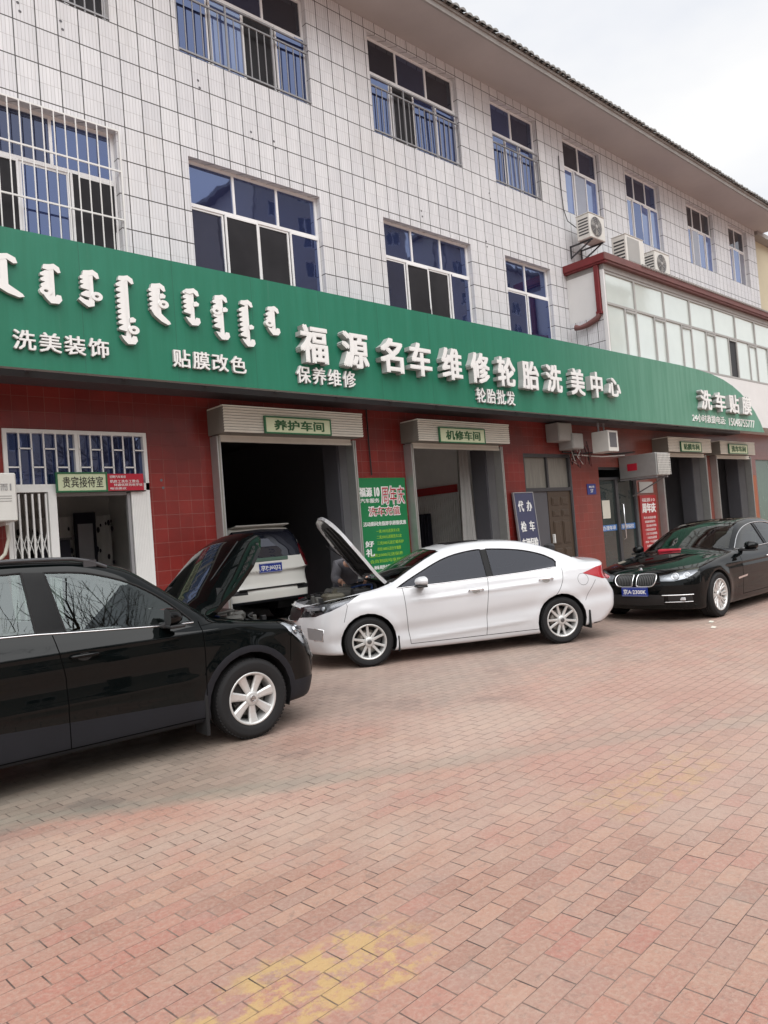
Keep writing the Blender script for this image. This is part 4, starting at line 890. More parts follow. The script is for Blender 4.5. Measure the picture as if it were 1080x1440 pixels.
t = thing('workbench', 'grey steel workbench along the left wall of the second workshop', 'workbench', (9.9, 2.2, .1))
part(t, 'top', MB().box(9.62, 10.2, 1.4, 3.0, .92, .98), 'galvanised')
for x, y in ((9.68, 1.46), (10.14, 1.46), (9.68, 2.94), (10.14, 2.94)): part(t, 'leg', MB().box(x-.03, x+.03, y-.03, y+.03, .1, .92), 'dark_metal')
t = thing('radiator', 'dark finned heater standing along the right wall of the second workshop', 'heater', (12.98, 2.8, .1))
for i in range(7): part(t, 'fin', MB().box(12.92, 13.05, 2.45+.10*i, 2.50+.10*i, .3, 2.08, 0, .012), 'cloth_dark')
part(t, 'rail', MB().box(12.96, 13.0, 2.42, 3.13, .36, .42).box(12.90, 12.95, 2.44, 2.49, .1, .38).box(12.90, 12.95, 3.04, 3.09, .1, .38), 'cloth_dark')
# ------------------------------------------------------------------ cars: a smooth body form, cut along its panel lines
def pch(pts):
    xs = np.array([p[0] for p in pts], float); ys = np.array([p[1] for p in pts], float)
    o = np.argsort(xs); xs = xs[o]; ys = ys[o]; h = np.diff(xs); d = np.diff(ys)/h; m = np.zeros(len(xs))
    m[0] = d[0]; m[-1] = d[-1]
    for i in range(1, len(xs)-1):
        if d[i-1]*d[i] > 0:
            w1 = 2*h[i]+h[i-1]; w2 = h[i]+2*h[i-1]; m[i] = (w1+w2)/(w1/d[i-1]+w2/d[i])
    def f(x):
        x = np.asarray(x, float); xc = np.clip(x, xs[0], xs[-1]); i = np.clip(np.searchsorted(xs, xc)-1, 0, len(xs)-2)
        t = (xc-xs[i])/h[i]; t2 = t*t; t3 = t2*t
        r = (2*t3-3*t2+1)*ys[i]+(t3-2*t2+t)*h[i]*m[i]+(-2*t3+3*t2)*ys[i+1]+(t3-t2)*h[i]*m[i+1]
        return r+np.where(x < xs[0], (x-xs[0])*m[0], 0)+np.where(x > xs[-1], (x-xs[-1])*m[-1], 0)
    X = np.linspace(-4, 4, 1601); Y = f(X)
    return lambda x: np.interp(x, X, Y)
def smax(a, b, k):
    h = np.clip(.5+.5*(a-b)/k, 0, 1); return b*(1-h)+a*h+k*h*(1-h)
def smin(a, b, k): return -smax(-a, -b, k)

class Body:
    wk = .15
    def __init__(s, **k): s.__dict__.update(k)
    def W(s, x, z):
        w = s.wm*s.taper(x)*s.prof(z)
        for wx in s.axles:                                           # flared arches
            r = np.hypot(x-wx, z-s.wr); w = w+s.flare*np.exp(-((r-s.ra-.02)/.075)**2)
        if s.crease: w = w+s.crease(x, z)
        return w
    def F(s, x, y, z):
        ay = np.abs(y); q = ay/s.wm
        lo = smax(ay-s.W(x, z), z-(s.top(x)-s.crown*q**2.2), s.kt)
        lo = smax(lo, x-(s.xf(z)-s.kf*q**s.pf), s.kn)
        lo = smax(lo, (s.xr(z)+s.kr*q**3)-x, s.kn)
        lo = smax(lo, s.zb(x)-z, .05)
        if s.extra: lo = s.extra(s, x, y, z, lo)
        yg = (s.gy0-s.gs*np.maximum(z-s.gz0, -.06))*s.gt(x)
        gh = smax((ay-yg), (z-s.roof(x+s.wk*(ay**2-.48)*np.clip(x*2+1, 0, 1))+s.rc*ay**2)*.8, s.kg)
        gh = smax(gh, s.gz0-.20-z, .03)
        return smin(lo, gh, s.kb)
    def grad(s, P):
        e = 6e-3; x, y, z = P[:, 0], P[:, 1], P[:, 2]
        g = np.stack([s.F(x+e, y, z)-s.F(x-e, y, z), s.F(x, y+e, z)-s.F(x, y-e, z), s.F(x, y, z+e)-s.F(x, y, z-e)], 1)
        return g/np.maximum(np.linalg.norm(g, axis=1, keepdims=True), 1e-9)
    def shoot(s, O, D, tmax=2.2, n=70):
        """first crossing from inside to outside along the rays"""
        t0 = np.zeros(len(O)); t1 = np.full(len(O), tmax); done = np.zeros(len(O), bool)
        for k in range(1, n+1):
            t = tmax*k/n; p = O+D*t; out = (s.F(p[:, 0], p[:, 1], p[:, 2]) > 0) & ~done
            t1[out] = t; t0[out] = tmax*(k-1)/n; done |= out
        for _ in range(22):
            tm = (t0+t1)/2; p = O+D*tm[:, None]; o = s.F(p[:, 0], p[:, 1], p[:, 2]) > 0
            t1 = np.where(o, tm, t1); t0 = np.where(o, t0, tm)
        return O+D*((t0+t1)/2)[:, None]
    def side(s, pts, sgn=1):
        """(x,z) -> points on the flank, found from outside"""
        a = np.array(pts, float); O = np.stack([a[:, 0], np.full(len(a), 1.3), a[:, 1]], 1); P = s.inward(O, np.array([0, -1., 0]))
        P[:, 1] *= sgn; return P
    def inward(s, O, d, tmax=1.6, n=52):
        t0 = np.zeros(len(O)); t1 = np.full(len(O), tmax); done = np.zeros(len(O), bool)
        for k in range(1, n+1):
            t = tmax*k/n; p = O+d*t; i = (s.F(p[:, 0], p[:, 1], p[:, 2]) < 0) & ~done
            t1[i] = t; t0[i] = tmax*(k-1)/n; done |= i
        for _ in range(20):
            tm = (t0+t1)/2; p = O+d*tm[:, None]; i = s.F(p[:, 0], p[:, 1], p[:, 2]) < 0
            t1 = np.where(i, tm, t1); t0 = np.where(i, t0, tm)
        return O+d*((t0+t1)/2)[:, None]
    def topz(s, pts):
        a = np.array(pts, float); return s.inward(np.stack([a[:, 0], a[:, 1], np.full(len(a), 2.2)], 1), np.array([0, 0, -1.]), 2.0, 64)
    def front(s, pts, rear=False):
        a = np.array(pts, float); sg = -1 if rear else 1
        return s.inward(np.stack([np.full(len(a), 3.1*sg), a[:, 0], a[:, 1]], 1), np.array([-1.*sg, 0, 0]), 2.6, 84)

def body_bmesh(B, dx=.03, nth=112, nph=26):
    xa, xb = B.x0+.75, B.x1-.75; nx = int((xb-xa)/dx); zc = B.zc
    th = np.linspace(-math.pi/2, math.pi/2, nth+1)
    O = []; D = []
    for k in range(nph-1, 0, -1):                                    # rear fan
        ph = math.pi/2*k/nph
        for a in th: O.append((xa, 0, zc)); D.append((-math.sin(ph), math.cos(ph)*math.cos(a), math.cos(ph)*math.sin(a)))
    for i in range(nx+1):
        for a in th: O.append((xa+(xb-xa)*i/nx, 0, zc)); D.append((0, math.cos(a), math.sin(a)))
    for k in range(1, nph):
        ph = math.pi/2*k/nph
        for a in th: O.append((xb, 0, zc)); D.append((math.sin(ph), math.cos(ph)*math.cos(a), math.cos(ph)*math.sin(a)))
    O.append((xa, 0, zc)); D.append((-1, 0, 0)); O.append((xb, 0, zc)); D.append((1, 0, 0))
    P = B.shoot(np.array(O, float), np.array(D, float)); P[np.abs(P[:, 1]) < 1e-6, 1] = 0
    bm = bmesh.new(); V = [bm.verts.new(p) for p in P]; n1 = nth+1; rows = (len(V)-2)//n1
    for r in range(rows-1):
        for j in range(nth): bm.faces.new((V[r*n1+j], V[r*n1+j+1], V[(r+1)*n1+j+1], V[(r+1)*n1+j]))
    for j in range(nth):
        bm.faces.new((V[-2], V[j+1], V[j])); bm.faces.new((V[-1], V[(rows-1)*n1+j], V[(rows-1)*n1+j+1]))
    bm.normal_update()
    return bm
def inpoly(u, v, poly):
    r = False; j = len(poly)-1
    for i in range(len(poly)):
        (a, b), (c, d) = poly[i], poly[j]
        if (b > v) != (d > v) and u < (c-a)*(v-b)/(d-b)+a: r = not r
        j = i
    return r
def cut(bm, lay, poly, pid, beta=0., test=None, only=None, label=True, top=False):
    """cut a polygon into the skin, seen along a horizontal view (its horizontal axis at azimuth beta) or from above, and give its faces the id pid"""
    if top: eu, ev, nrm = Vector((1, 0, 0)), Vector((0, 1, 0)), Vector((0, 0, 1))
    else: eu, ev, nrm = Vector((math.cos(beta), math.sin(beta), 0)), Vector((0, 0, 1)), Vector((-math.sin(beta), math.cos(beta), 0))
    if len(poly[0]) == 3: poly = [(eu.dot(Vector(p)), ev.dot(Vector(p))) for p in poly]
    us = [p[0] for p in poly]; vs = [p[1] for p in poly]; u0, u1, v0, v1 = min(us), max(us), min(vs), max(vs)
    bm.normal_update(); C = {}
    def add(f):
        q = [(eu.dot(v.co), ev.dot(v.co)) for v in f.verts]
        a = [t[0] for t in q]; b = [t[1] for t in q]; C[f] = (min(a), max(a), min(b), max(b))
    for f in bm.faces:
        m = f.verts[0].co
        if not (u0-.12 < eu.dot(m) < u1+.12 and v0-.12 < ev.dot(m) < v1+.12): continue
        if (test and not test(f)) or (only is not None and f[lay] not in only): continue
        add(f)
    for i in range(len(poly)):
        (a, b), (c, d) = poly[i], poly[(i+1) % len(poly)]
        if math.hypot(c-a, d-b) < 1e-5: continue
        no = (eu*(c-a)+ev*(d-b)).cross(nrm)
        lo_u, hi_u, lo_v, hi_v = min(a, c)-.003, max(a, c)+.003, min(b, d)-.003, max(b, d)+.003
        sel = [f for f, q in C.items() if f.is_valid and q[1] > lo_u and q[0] < hi_u and q[3] > lo_v and q[2] < hi_v]
        if not sel: continue
        es = {x for f in sel for x in f.edges}; vv = {x for f in sel for x in f.verts}
        r = bmesh.ops.bisect_plane(bm, geom=list(vv)+list(es)+sel, dist=1e-5, plane_co=eu*a+ev*b, plane_no=no.normalized())
        C = {f: q for f, q in C.items() if f.is_valid}
        for x in r['geom']:
            if isinstance(x, bmesh.types.BMFace): add(x)
    if not label: return
    bm.normal_update()
    for f in C:
        if not f.is_valid: continue
        if (test and not test(f)) or (only is not None and f[lay] not in only): continue
        m = f.calc_center_median()
        if inpoly(eu.dot(m), ev.dot(m), poly): f[lay] = pid

def skin_mesh(B, bm, lay, ids, halves=(1, -1), off=0., name='panel', mats=(), shell=0., matof=None, flt=None):
    """collect the faces of these ids on the given halves into one mesh with true surface normals"""
    fs = [f for f in bm.faces if f[lay] in ids and (flt is None or flt(f.calc_center_median()))]
    if not fs: return None
    vl = {}; P = []
    for f in fs:
        for v in f.verts:
            if v not in vl: vl[v] = len(P); P.append(v.co[:])
    P = np.array(P); Nn = B.grad(P)
    verts = []; faces = []; norms = []; mi = []
    base = {}
    for h in halves:
        Q = (P+Nn*off)*np.array([1, h, 1]); NN = Nn*np.array([1, h, 1]); mp = []
        for i in range(len(P)):
            if len(halves) == 2 and abs(P[i, 1]) < 1e-5:
                if i in base: mp.append(base[i]); continue
                base[i] = len(verts)
            mp.append(len(verts)); verts.append(tuple(Q[i])); norms.append(tuple(NN[i]))
        for f in fs:
            ix = [mp[vl[v]] for v in f.verts]
            if h < 0: ix = ix[::-1]
            if len(set(ix)) < 3: continue
            faces.append(ix); mi.append(matof[f[lay]] if matof else 0)
    if shell:                                                        # give the sheet a thickness: inner skin and rim
        n = len(verts); cnt = {}
        for ix in faces:
            for i in range(len(ix)):
                e = (ix[i], ix[(i+1) % len(ix)]); cnt[tuple(sorted(e))] = cnt.get(tuple(sorted(e)), 0)+1
        nf = len(faces); bd = {i for e, c in cnt.items() if c == 1 for i in e if not (len(halves) == 2 and abs(verts[i][1]) < 1e-5)}; BV = np.array([verts[i] for i in bd])
        for i in range(n):
            verts.append(tuple(np.array(verts[i])-np.array(norms[i])*shell)); norms.append(tuple(-np.array(norms[i])))
        for k in range(nf):
            ix = faces[k]; faces.append([n+i for i in ix[::-1]]); mi.append(0 if np.min(np.sum((BV-np.array(verts[ix[0]]))**2, 1)) < .06**2 else 1)
            for i in range(len(ix)):
                a, b = ix[i], ix[(i+1) % len(ix)]
                if cnt[tuple(sorted((a, b)))] == 1: faces.append([b, a, n+a, n+b]); mi.append(0)
    me = bpy.data.meshes.new(name); me.from_pydata(verts, [], faces)
    for k in mats: me.materials.append(M[k])
    me.polygons.foreach_set('material_index', mi); me.polygons.foreach_set('use_smooth', [True]*len(faces)); me.update()
    if not shell: me.normals_split_custom_set_from_vertices(norms)
    else:
        NL = [None]*len(me.loops)
        for p in me.polygons:
            rim = p.index >= nf and len({i >= n for i in p.vertices}) == 2
            for li in p.loop_indices: NL[li] = tuple(p.normal) if rim else norms[me.loops[li].vertex_index]
        me.normals_split_custom_set(NL)
    return me
def attach(parent, name, me, label=None):
    if me is None: return None
    o = bpy.data.objects.new(name, me); COL.objects.link(o); o.parent = parent
    if label: o['label'] = label
    return o
def ribbon(mb, P, Nn, w, lift=.0015, mi=0):
    """narrow strip lying on the surface along P"""
    P = np.array(P); k = len(P); vs = []
    for i in range(k):
        t = P[min(i+1, k-1)]-P[max(i-1, 0)]; t = t/max(1e-9, np.linalg.norm(t)); s = np.cross(t, Nn[i]); s = s/max(1e-9, np.linalg.norm(s))
        c = P[i]+Nn[i]*lift; vs += [c-s*w/2, c+s*w/2]
    mb.add(vs, [(2*i, 2*i+1, 2*i+3, 2*i+2) for i in range(k-1)], mi)
def dense(pts, step=.03):
    out = []
    for a, b in zip(pts[:-1], pts[1:]):
        n = max(1, int(math.dist(a, b)/step))
        for i in range(n): out.append(tuple(a[k]+(b[k]-a[k])*i/n for k in range(len(a))))
    return out+[tuple(pts[-1])]
def smooth_line(pts, n=6):
    """Catmull-Rom through the points"""
    out = []; p = [np.array(q, float) for q in pts]; p = [2*p[0]-p[1]]+p+[2*p[-1]-p[-2]]
    for i in range(1, len(p)-2):
        for k in range(n):
            t = k/n; out.append(tuple(.5*((2*p[i])+(-p[i-1]+p[i+1])*t+(2*p[i-1]-5*p[i]+4*p[i+1]-p[i+2])*t*t+(-p[i-1]+3*p[i]-3*p[i+1]+p[i+2])*t**3)))
    return out+[tuple(p[-2])]
def side_line(B, mb, pts, sides, w=.006, lift=.0015, mi=0):
    P0 = B.side(dense(pts, .02))
    for s in sides:
        P = P0*np.array([1, s, 1]); N0 = B.grad(P); ribbon(mb, P, N0, w, lift, mi)
def side_tube(B, mb, pts, sides, r, lift=0., mi=0, n=6, closed=False):
    P0 = B.side(dense(pts, .025))
    for s in sides:
        P = P0*np.array([1, s, 1]); P = P+B.grad(P)*lift; mb.tube(P, r, n, mi, closed=closed)

def wheel(car, x, y, r, w, rim_r, spokes, style, side, rot=0., rim='alloy'):
    """tyre with its rim, disc and cap; the outer face looks along side*Y"""
    fn = lambda a, b, h: (x+a, y+side*h, r+b)
    t = MB(); hw = w/2; s = r-rim_r
    prof = [(rim_r-.012, hw-.035), (rim_r, hw-.014), (rim_r+.012, hw-.006), (rim_r+s*.35, hw+.004), (rim_r+s*.62, hw), (rim_r+s*.70, hw+.001), (r-.022, hw-.012), (r-.008, hw-.026), (r-.001, hw-.045)]
    for q in (.055, .022): prof += [(r, q+.007), (r-.009, q+.005), (r-.009, q-.005), (r, q-.007)] if hw > q+.045+.007 else []
    prof += [(r, 0)]
    prof += [(a, -h) for a, h in prof[::-1][1:]]
    t.lathe(prof, fn, 56, 0, True, close=True)
    for k in range(64):                                              # tread blocks at the shoulder
        a = 2*math.pi*k/64; ca, sa = math.cos(a), math.sin(a)
        t.obox(fn((r-.012)*ca, (r-.012)*sa, hw-.034), ((.010*ca, 0, .010*sa), (0, .012, 0), (-.009*sa, 0, .009*ca)))
    o = part(car, 'wheel', t, 'rubber', world=False)
    m = MB(); R0 = rim_r
    m.lathe([(R0+.004, hw-.018), (R0, hw-.006), (R0-.012, hw-.008), (R0-.022, hw-.022), (R0-.030, hw-.075), (R0-.045, -hw+.03)], fn, 56)
    ho = hw-.018
    def spoke(a, w0, w1, r0, r1, h0, h1, lean=0., d=.035):
        ca, sa = math.cos(a), math.sin(a); vs = []
        for q in range(5):
            f = q/4; rr = r0+(r1-r0)*f; ww = w0+(w1-w0)*f+.004*(abs(f-.5)*2)**3; hh = h0+(h1-h0)*f-.010*math.sin(f*math.pi); ln = lean*f
            for o_, dh in ((-ww*.5, -.006), (-ww*.30, .003), (ww*.30, .003), (ww*.5, -.006), (ww*.42, -d), (-ww*.42, -d)):
                vs.append(fn(rr*ca-(o_+ln)*sa, rr*sa+(o_+ln)*ca, hh+dh))
        fs = [(q*6+j, q*6+(j+1) % 6, q*6+6+(j+1) % 6, q*6+6+j) for q in range(4) for j in range(6)]
        m.add(vs, fs)
    for k in range(spokes):
        a = rot+2*math.pi*k/spokes
        if style == 'wide': spoke(a, .052, .085, .045, R0-.018, ho-.012, ho-.004)
        elif style == 'twin':
            spoke(a-.10, .034, .026, .045, R0-.016, ho-.018, ho-.004, lean=-.020); spoke(a+.10, .034, .026, .045, R0-.016, ho-.018, ho-.004, lean=.020)
        elif style == 'ten': spoke(a+(.05 if k % 2 else -.05), .040, .030, .04, R0-.016, ho-.020, ho-.003)
        elif style == 'vee':
            spoke(a, .034, .030, .04, R0-.016, ho-.020, ho-.003, lean=-.030); spoke(a, .034, .030, .04, R0-.016, ho-.020, ho-.003, lean=.030)
    m.lathe([(.001, ho+.001), (.048, ho), (.062, ho-.008), (.066, ho-.045)], fn, 28)
    part(o, 'rim', m, rim, world=False)
    c = MB(); c.lathe([(.001, ho+.006), (.024, ho+.006), (.030, ho+.002)], fn, 24)
    if style == 'wide':                                              # roundel with crossed strokes
        for p in (((-.018, .016), (-.006, -.016)), ((-.006, -.016), (0, .0)), ((0, 0), (.006, -.016)), ((.006, -.016), (.018, .016)), ((-.008, .020), (0, .004)), ((0, .004), (.008, .020))): c.bar(fn(p[0][0], p[0][1], ho+.008), fn(p[1][0], p[1][1], ho+.008), .004, .003, 1, up=(0, 1, 0))
        c.tube([fn(.026*math.cos(2*math.pi*i/24), .026*math.sin(2*math.pi*i/24), ho+.006) for i in range(24)], .003, 5, 1, closed=True)
    part(o, 'hub_cap', c, ['alloy_dark', 'chrome'], world=False)
    b = MB(); nb = 5
    for k in range(nb):
        a = rot+.3+2*math.pi*k/nb; b.lathe([(.001, ho-.004), (.007, ho-.004), (.009, ho-.012)], lambda p, q, h, a=a: fn(.044*math.cos(a)+p, .044*math.sin(a)+q, h), 8)
    part(o, 'lug_nuts', b, 'alloy_dark', world=False)
    d = MB(); d.lathe([(.06, hw-.095), (R0-.075, hw-.095), (R0-.075, hw-.115), (.06, hw-.115)], fn, 36); part(o, 'brake_disc', d, 'disc', world=False)
    d = MB(); d.lathe([(.001, -.02), (R0-.03, -.02), (R0-.03, -.03)], fn, 24); d.obox(fn(-.12, .05, hw-.095), ((.05, 0, .02), (0, .03, 0), (-.03, 0, .07))); part(o, 'brake_caliper', d, 'black_plastic', world=False)
    return o
def arch_liner(mb, B, wx, ra, ys, yin=.42):
    n = 30; vs = []
    an = [-.35+(math.pi+.7)*k/n for k in range(n+1)]; xz = [(wx+(ra+.004)*math.cos(a), B.wr+(ra+.004)*math.sin(a)) for a in an]
    yy = B.side([(x, max(z, B.zb(np.array([x]))[0]+.03)) for x, z in xz])[:, 1]-.004
    for (x, z), y0 in zip(xz, yy): vs += [(x, y0*ys, z), (x, yin*ys, z)]
    fs = [(2*i, 2*i+1, 2*i+3, 2*i+2) for i in range(n)]
    mb.add(vs, fs, 0, True); c = len(mb.v); mb.add([vs[2*i+1] for i in range(n+1)], [tuple(range(n+1))])
def seat(car, x, y, mat, lean=.32):
    m = MB()
    m.obox((x+.02, y, .52), ((.25, 0, .03), (0, .235, 0), (-.01, 0, .075)), 0, .05)
    bx = x-.25; m.obox((bx-.13, y, .86), ((.065, 0, .02), (0, .23, 0), (-lean*.34, 0, .34)), 0, .05)
    part(car, 'seat', m, mat, world=False)
    h = MB(); h.obox((bx-.27, y, 1.27), ((.045, 0, .012), (0, .125, 0), (-.02, 0, .085)), 0, .035); h.bar((bx-.25, y-.05, 1.12), (bx-.26, y-.05, 1.22), .012); h.bar((bx-.25, y+.05, 1.12), (bx-.26, y+.05, 1.22), .012)
    part(car, 'headrest', h, mat, world=False)
def steering_wheel(car, x, y, z):
    m = MB(); c = Vector((x, y, z)); ax = Vector((-.90, 0, .43)); u = Vector((0, 1, 0)); v = ax.cross(u)
    m.tube([c+(u*math.cos(2*math.pi*i/24)+v*math.sin(2*math.pi*i/24))*.185 for i in range(24)], .016, 7, closed=True)
    for a in (0, math.pi, -math.pi/2): m.bar(c+ax*-.02, c+(u*math.cos(a)+v*math.sin(a))*.18, .035, .015)
    m.sphere(c+ax*-.02, .05, 10); part(car, 'steering_wheel', m, 'dash', world=False)
def mirror(car, B, x, z, side, L, H, D, mat, y0, fold=0.):
    """door mirror: shell, glass, foot"""
    m = MB(); n = 14; k = 7; vs = []
    for i in range(k):
        f = i/(k-1); sc = (1-(1-f)**2.2)**.5 if f < 1 else 1.
        for j in range(n):
            a = 2*math.pi*j/n; ex = 2.6; ca, sa = math.cos(a), math.sin(a)
            yy = math.copysign(abs(ca)**(2/ex), ca)*L/2*max(.05, sc); zz = math.copysign(abs(sa)**(2/ex), sa)*H/2*max(.05, sc)
            zz *= 1-.18*(yy/(L/2)); vs.append((x+D*(1-f)-.02*yy/L, side*(y0+L/2+yy), z+zz))
    m.add(vs, [(i*n+j, i*n+(j+1) % n, (i+1)*n+(j+1) % n, (i+1)*n+j) for i in range(k-1) for j in range(n)], 0, True); m.add(vs[:n], [tuple(range(n))], 0, True)
    o = part(car, 'door_mirror', m, mat, world=False)
    g = MB(); g.add([(p[0]+.006, (p[1]-side*(y0+L/2))*.93+side*(y0+L/2), (p[2]-z)*.93+z) for p in vs[-n:]], [tuple(range(n))]); g.add(vs[-n:], [tuple(range(n))], 1)
    part(o, 'mirror_glass', g, ['chrome', 'black_plastic'], world=False)
    f = MB(); f.obox((x+.03, side*(y0-.015), z-H*.45), ((.05, 0, 0), (0, .065, 0), (0, 0, .022)), 0, .01); f.box(x-.01, x+D*.9, side*(y0+L/2)-L*.45, side*(y0+L/2)+L*.45, z-H*.5-.012, z-H*.40, 0, .008)
    part(o, 'mirror_foot', f, 'black_plastic', world=False); return o
def door_handle(car, B, x, z, side, mat, L=.21):
    P = B.side([(x-L/2, z), (x, z), (x+L/2, z)], side); N0 = B.grad(P); m = MB()
    pts = [P[0]+N0[0]*.004, P[0]*.8+P[1]*.2+N0[0]*.030, P[1]+N0[1]*.036, P[2]*.8+P[1]*.2+N0[2]*.030, P[2]+N0[2]*.004]
    pts = smooth_line(pts, 4); m.tube([p for p in pts], [.010+.005*math.sin(math.pi*i/(len(pts)-1)) for i in range(len(pts))], 8)
    o = part(car, 'door_handle', m, mat, world=False)
    c = MB(); vs = []; n = 16
    for i in range(n): a = 2*math.pi*i/n; vs.append(tuple(B.side([(x+.055*math.cos(a), z-.008+.030*math.sin(a))], side)[0]+N0[1]*.0025))
    c.add(vs, [tuple(range(n))]); part(o, 'handle_recess', c, 'black_plastic' if mat != 'chrome' else 'ac_grey', world=False)
def text_plate(car, c, ux, n, w, h, s, name='number_plate'):
    """blue number plate centred on c, facing n"""
    c, ux, n = Vector(c), Vector(ux).normalized(), Vector(n).normalized(); uz = n.cross(ux)
    m = MB(); m.obox(c, (ux*w/2, n*.004, uz*h/2)); o = part(car, name, m, 'plate_blue', world=False)
    l = MB(); y = c+n*.0055
    fn = lambda a, b, d: y+ux*a+uz*d-n*b
    text(l, s, -w*.44, w*.44, -h*.30, h*.30, -.001, .0005, off=.02, fn=fn)
    for q in ((-w*.485, w*.485, h*.44, h*.46), (-w*.485, w*.485, -h*.46, -h*.44)): l.add([fn(q[0], -.001, q[2]), fn(q[1], -.001, q[2]), fn(q[1], -.001, q[3]), fn(q[0], -.001, q[3])], [(0, 1, 2, 3)])
    part(o, 'plate_characters', l, 'poster_white', world=False)
def wiper(m, a, b, lift=.02): m.tube([a, ((a[0]+b[0])/2, (a[1]+b[1])/2, (a[2]+b[2])/2+lift), b], .008, 5)
ARC = lambda cx, cz, r, a0, a1, n: [(cx+r*math.cos(R(a0+(a1-a0)*i/n)), cz+r*math.sin(R(a0+(a1-a0)*i/n))) for i in range(n+1)]
def gather(parts):
    return parts
BODY, GLASS, WIND, REARG, DOOR_F, DOOR_R, HOOD, LAMP, TAIL, GRILLE, INTAKE, FOG, CLAD, GONE, PILLAR, SUNROOF, TRUNK, CHROME_S = range(18)
sideT = lambda f: f.normal.y > .15
frontT = lambda f: f.normal.x > .12
rearT = lambda f: f.normal.x < -.12
windT = lambda f: f.normal.x > .2 and f.normal.z > .15
rearwT = lambda f: f.normal.x < -.2 and f.normal.z > .08
topT = lambda f: f.normal.z > .35

def build_car(name, label, loc, rz, B, spec, paint):
    car = thing(name, label, 'car', loc, rz)
    bm = body_bmesh(B); lay = bm.faces.layers.int.new('part')
    for wx in B.axles:
        cut(bm, lay, ARC(wx, B.wr, B.ra, 0, 345, 23), GONE, test=lambda f: f.normal.y > .1 or (f.normal.z < -.3 and f.calc_center_median().y > .5))
    for q in sorted(spec['cuts'], key=lambda q: 0 if q[0] == GLASS else 1):
        cut(bm, lay, q[1], q[0], **({**q[2], 'only': {BODY, HOOD}} if q[0] in (WIND, REARG) else q[2]))
    g = [f for f in bm.faces if f[lay] == GONE]; bmesh.ops.delete(bm, geom=g, context='FACES')
    body_ids = {BODY, PILLAR, CLAD, CHROME_S, INTAKE, FOG}|({HOOD} if not spec.get('open') else set())
    mo = {BODY: 0, HOOD: 0, PILLAR: 4, CLAD: 2, CHROME_S: 3, INTAKE: 1, FOG: 5, GRILLE: 1, TRUNK: 0}
    mats = [paint, 'black_plastic', 'clad_plastic', 'chrome', 'gloss_black', spec.get('fogmat', 'black_plastic')]
    body = attach(car, 'body', skin_mesh(B, bm, lay, {BODY, PILLAR, CLAD, CHROME_S, INTAKE, FOG}, mats=mats, matof=mo, name='body'))
    if spec.get('open'):
        h = attach(car, 'hood', skin_mesh(B, bm, lay, {HOOD}, mats=[paint, 'engine_grey'], shell=.040, name='hood'))
        hx, hz, an = spec['open']; h.matrix_basis = Matrix.Translation((hx, 0, hz)) @ Matrix.Rotation(-R(an), 4, 'Y') @ Matrix.Translation((-hx, 0, -hz))
        rb = MB()                                                    # pressed ribs of the inner panel
        for y0, y1 in ((-.55, -.15), (.15, .55), (-.2, .2)):
            a, b = spec['ribs']; pa = B.topz([(a, y0)])[0]; pb = B.topz([(b, y1 if abs(y0) > .19 else y0)])[0]
            rb.bar((pa[0], y0, pa[2]-.045), (pb[0], y0*.8, pb[2]-.045), .09, .03)
        pa = B.topz([(spec['ribs'][0]+.1, 0)])[0]; rb.bar((pa[0], -.6, pa[2]-.05), (pa[0], .6, pa[2]-.05), .10, .03)
        part(h, 'hood_frame', rb, 'engine_grey', world=False)
    else:
        attach(car, 'hood', skin_mesh(B, bm, lay, {HOOD}, mats=[paint], name='hood'))
    if any(f[lay] == TRUNK for f in bm.faces): attach(car, 'trunk_lid', skin_mesh(B, bm, lay, {TRUNK}, mats=[paint], name='trunk_lid'))
    gl = spec['glass']
    attach(car, 'windscreen', skin_mesh(B, bm, lay, {WIND}, off=-.004, mats=[gl[0]], name='windscreen'))
    attach(car, 'rear_window', skin_mesh(B, bm, lay, {REARG}, off=-.004, mats=[gl[1]], name='rear_window'))
    attach(car, 'sunroof', skin_mesh(B, bm, lay, {SUNROOF}, off=.001, mats=['sunroof_glass'], name='sunroof'))
    for s in (1, -1):
        attach(car, 'side_window', skin_mesh(B, bm, lay, {GLASS}, (s,), off=-.006, mats=[gl[1]], name='side_window'))
        for k in (DOOR_F, DOOR_R): attach(car, 'door', skin_mesh(B, bm, lay, {k}, (s,), mats=[paint], name='door'))
        me = skin_mesh(B, bm, lay, {LAMP}, (s,), off=.002, mats=['lens'], name='headlight')
        if me:
            o = attach(car, 'headlight', me)
            attach(o, 'lamp_housing', skin_mesh(B, bm, lay, {LAMP}, (s,), off=-.034, mats=[spec.get('lampmat', 'lamp_dark')], name='lamp_housing'))
            rf = MB(); dg = np.array([1, 1, 0])/math.sqrt(2)
            for (x, y, z, r) in spec['reflectors']:
                P0 = B.inward(np.array([[x, y, z]])+dg*.7, -dg); n0 = Vector(B.grad(P0)[0]); n0 = (n0+Vector((.8, .1, 0))).normalized(); c0 = Vector(P0[0])-n0*.030
                e1 = n0.cross(Vector((0, 0, 1))).normalized(); e2 = e1.cross(n0); fl = Matrix.Diagonal((1, s, 1))
                rf.lathe([(.001, .020), (r*.5, .017), (r*.75, .004)], lambda a, b, h: fl @ (c0+e1*a+e2*b+n0*h), 20, 1)
                rf.lathe([(r*.75, .0), (r*.95, .016), (r*1.1, .012), (r*1.12, -.01)], lambda a, b, h: fl @ (c0+e1*a+e2*b+n0*h), 20, 0)
            part(o, 'reflector', rf, ['chrome', 'lamp_white'], world=False)
        attach(car, 'tail_light', skin_mesh(B, bm, lay, {TAIL}, (s,), off=.003, mats=[spec.get('tailmat', 'tail_red')], name='tail_light'))
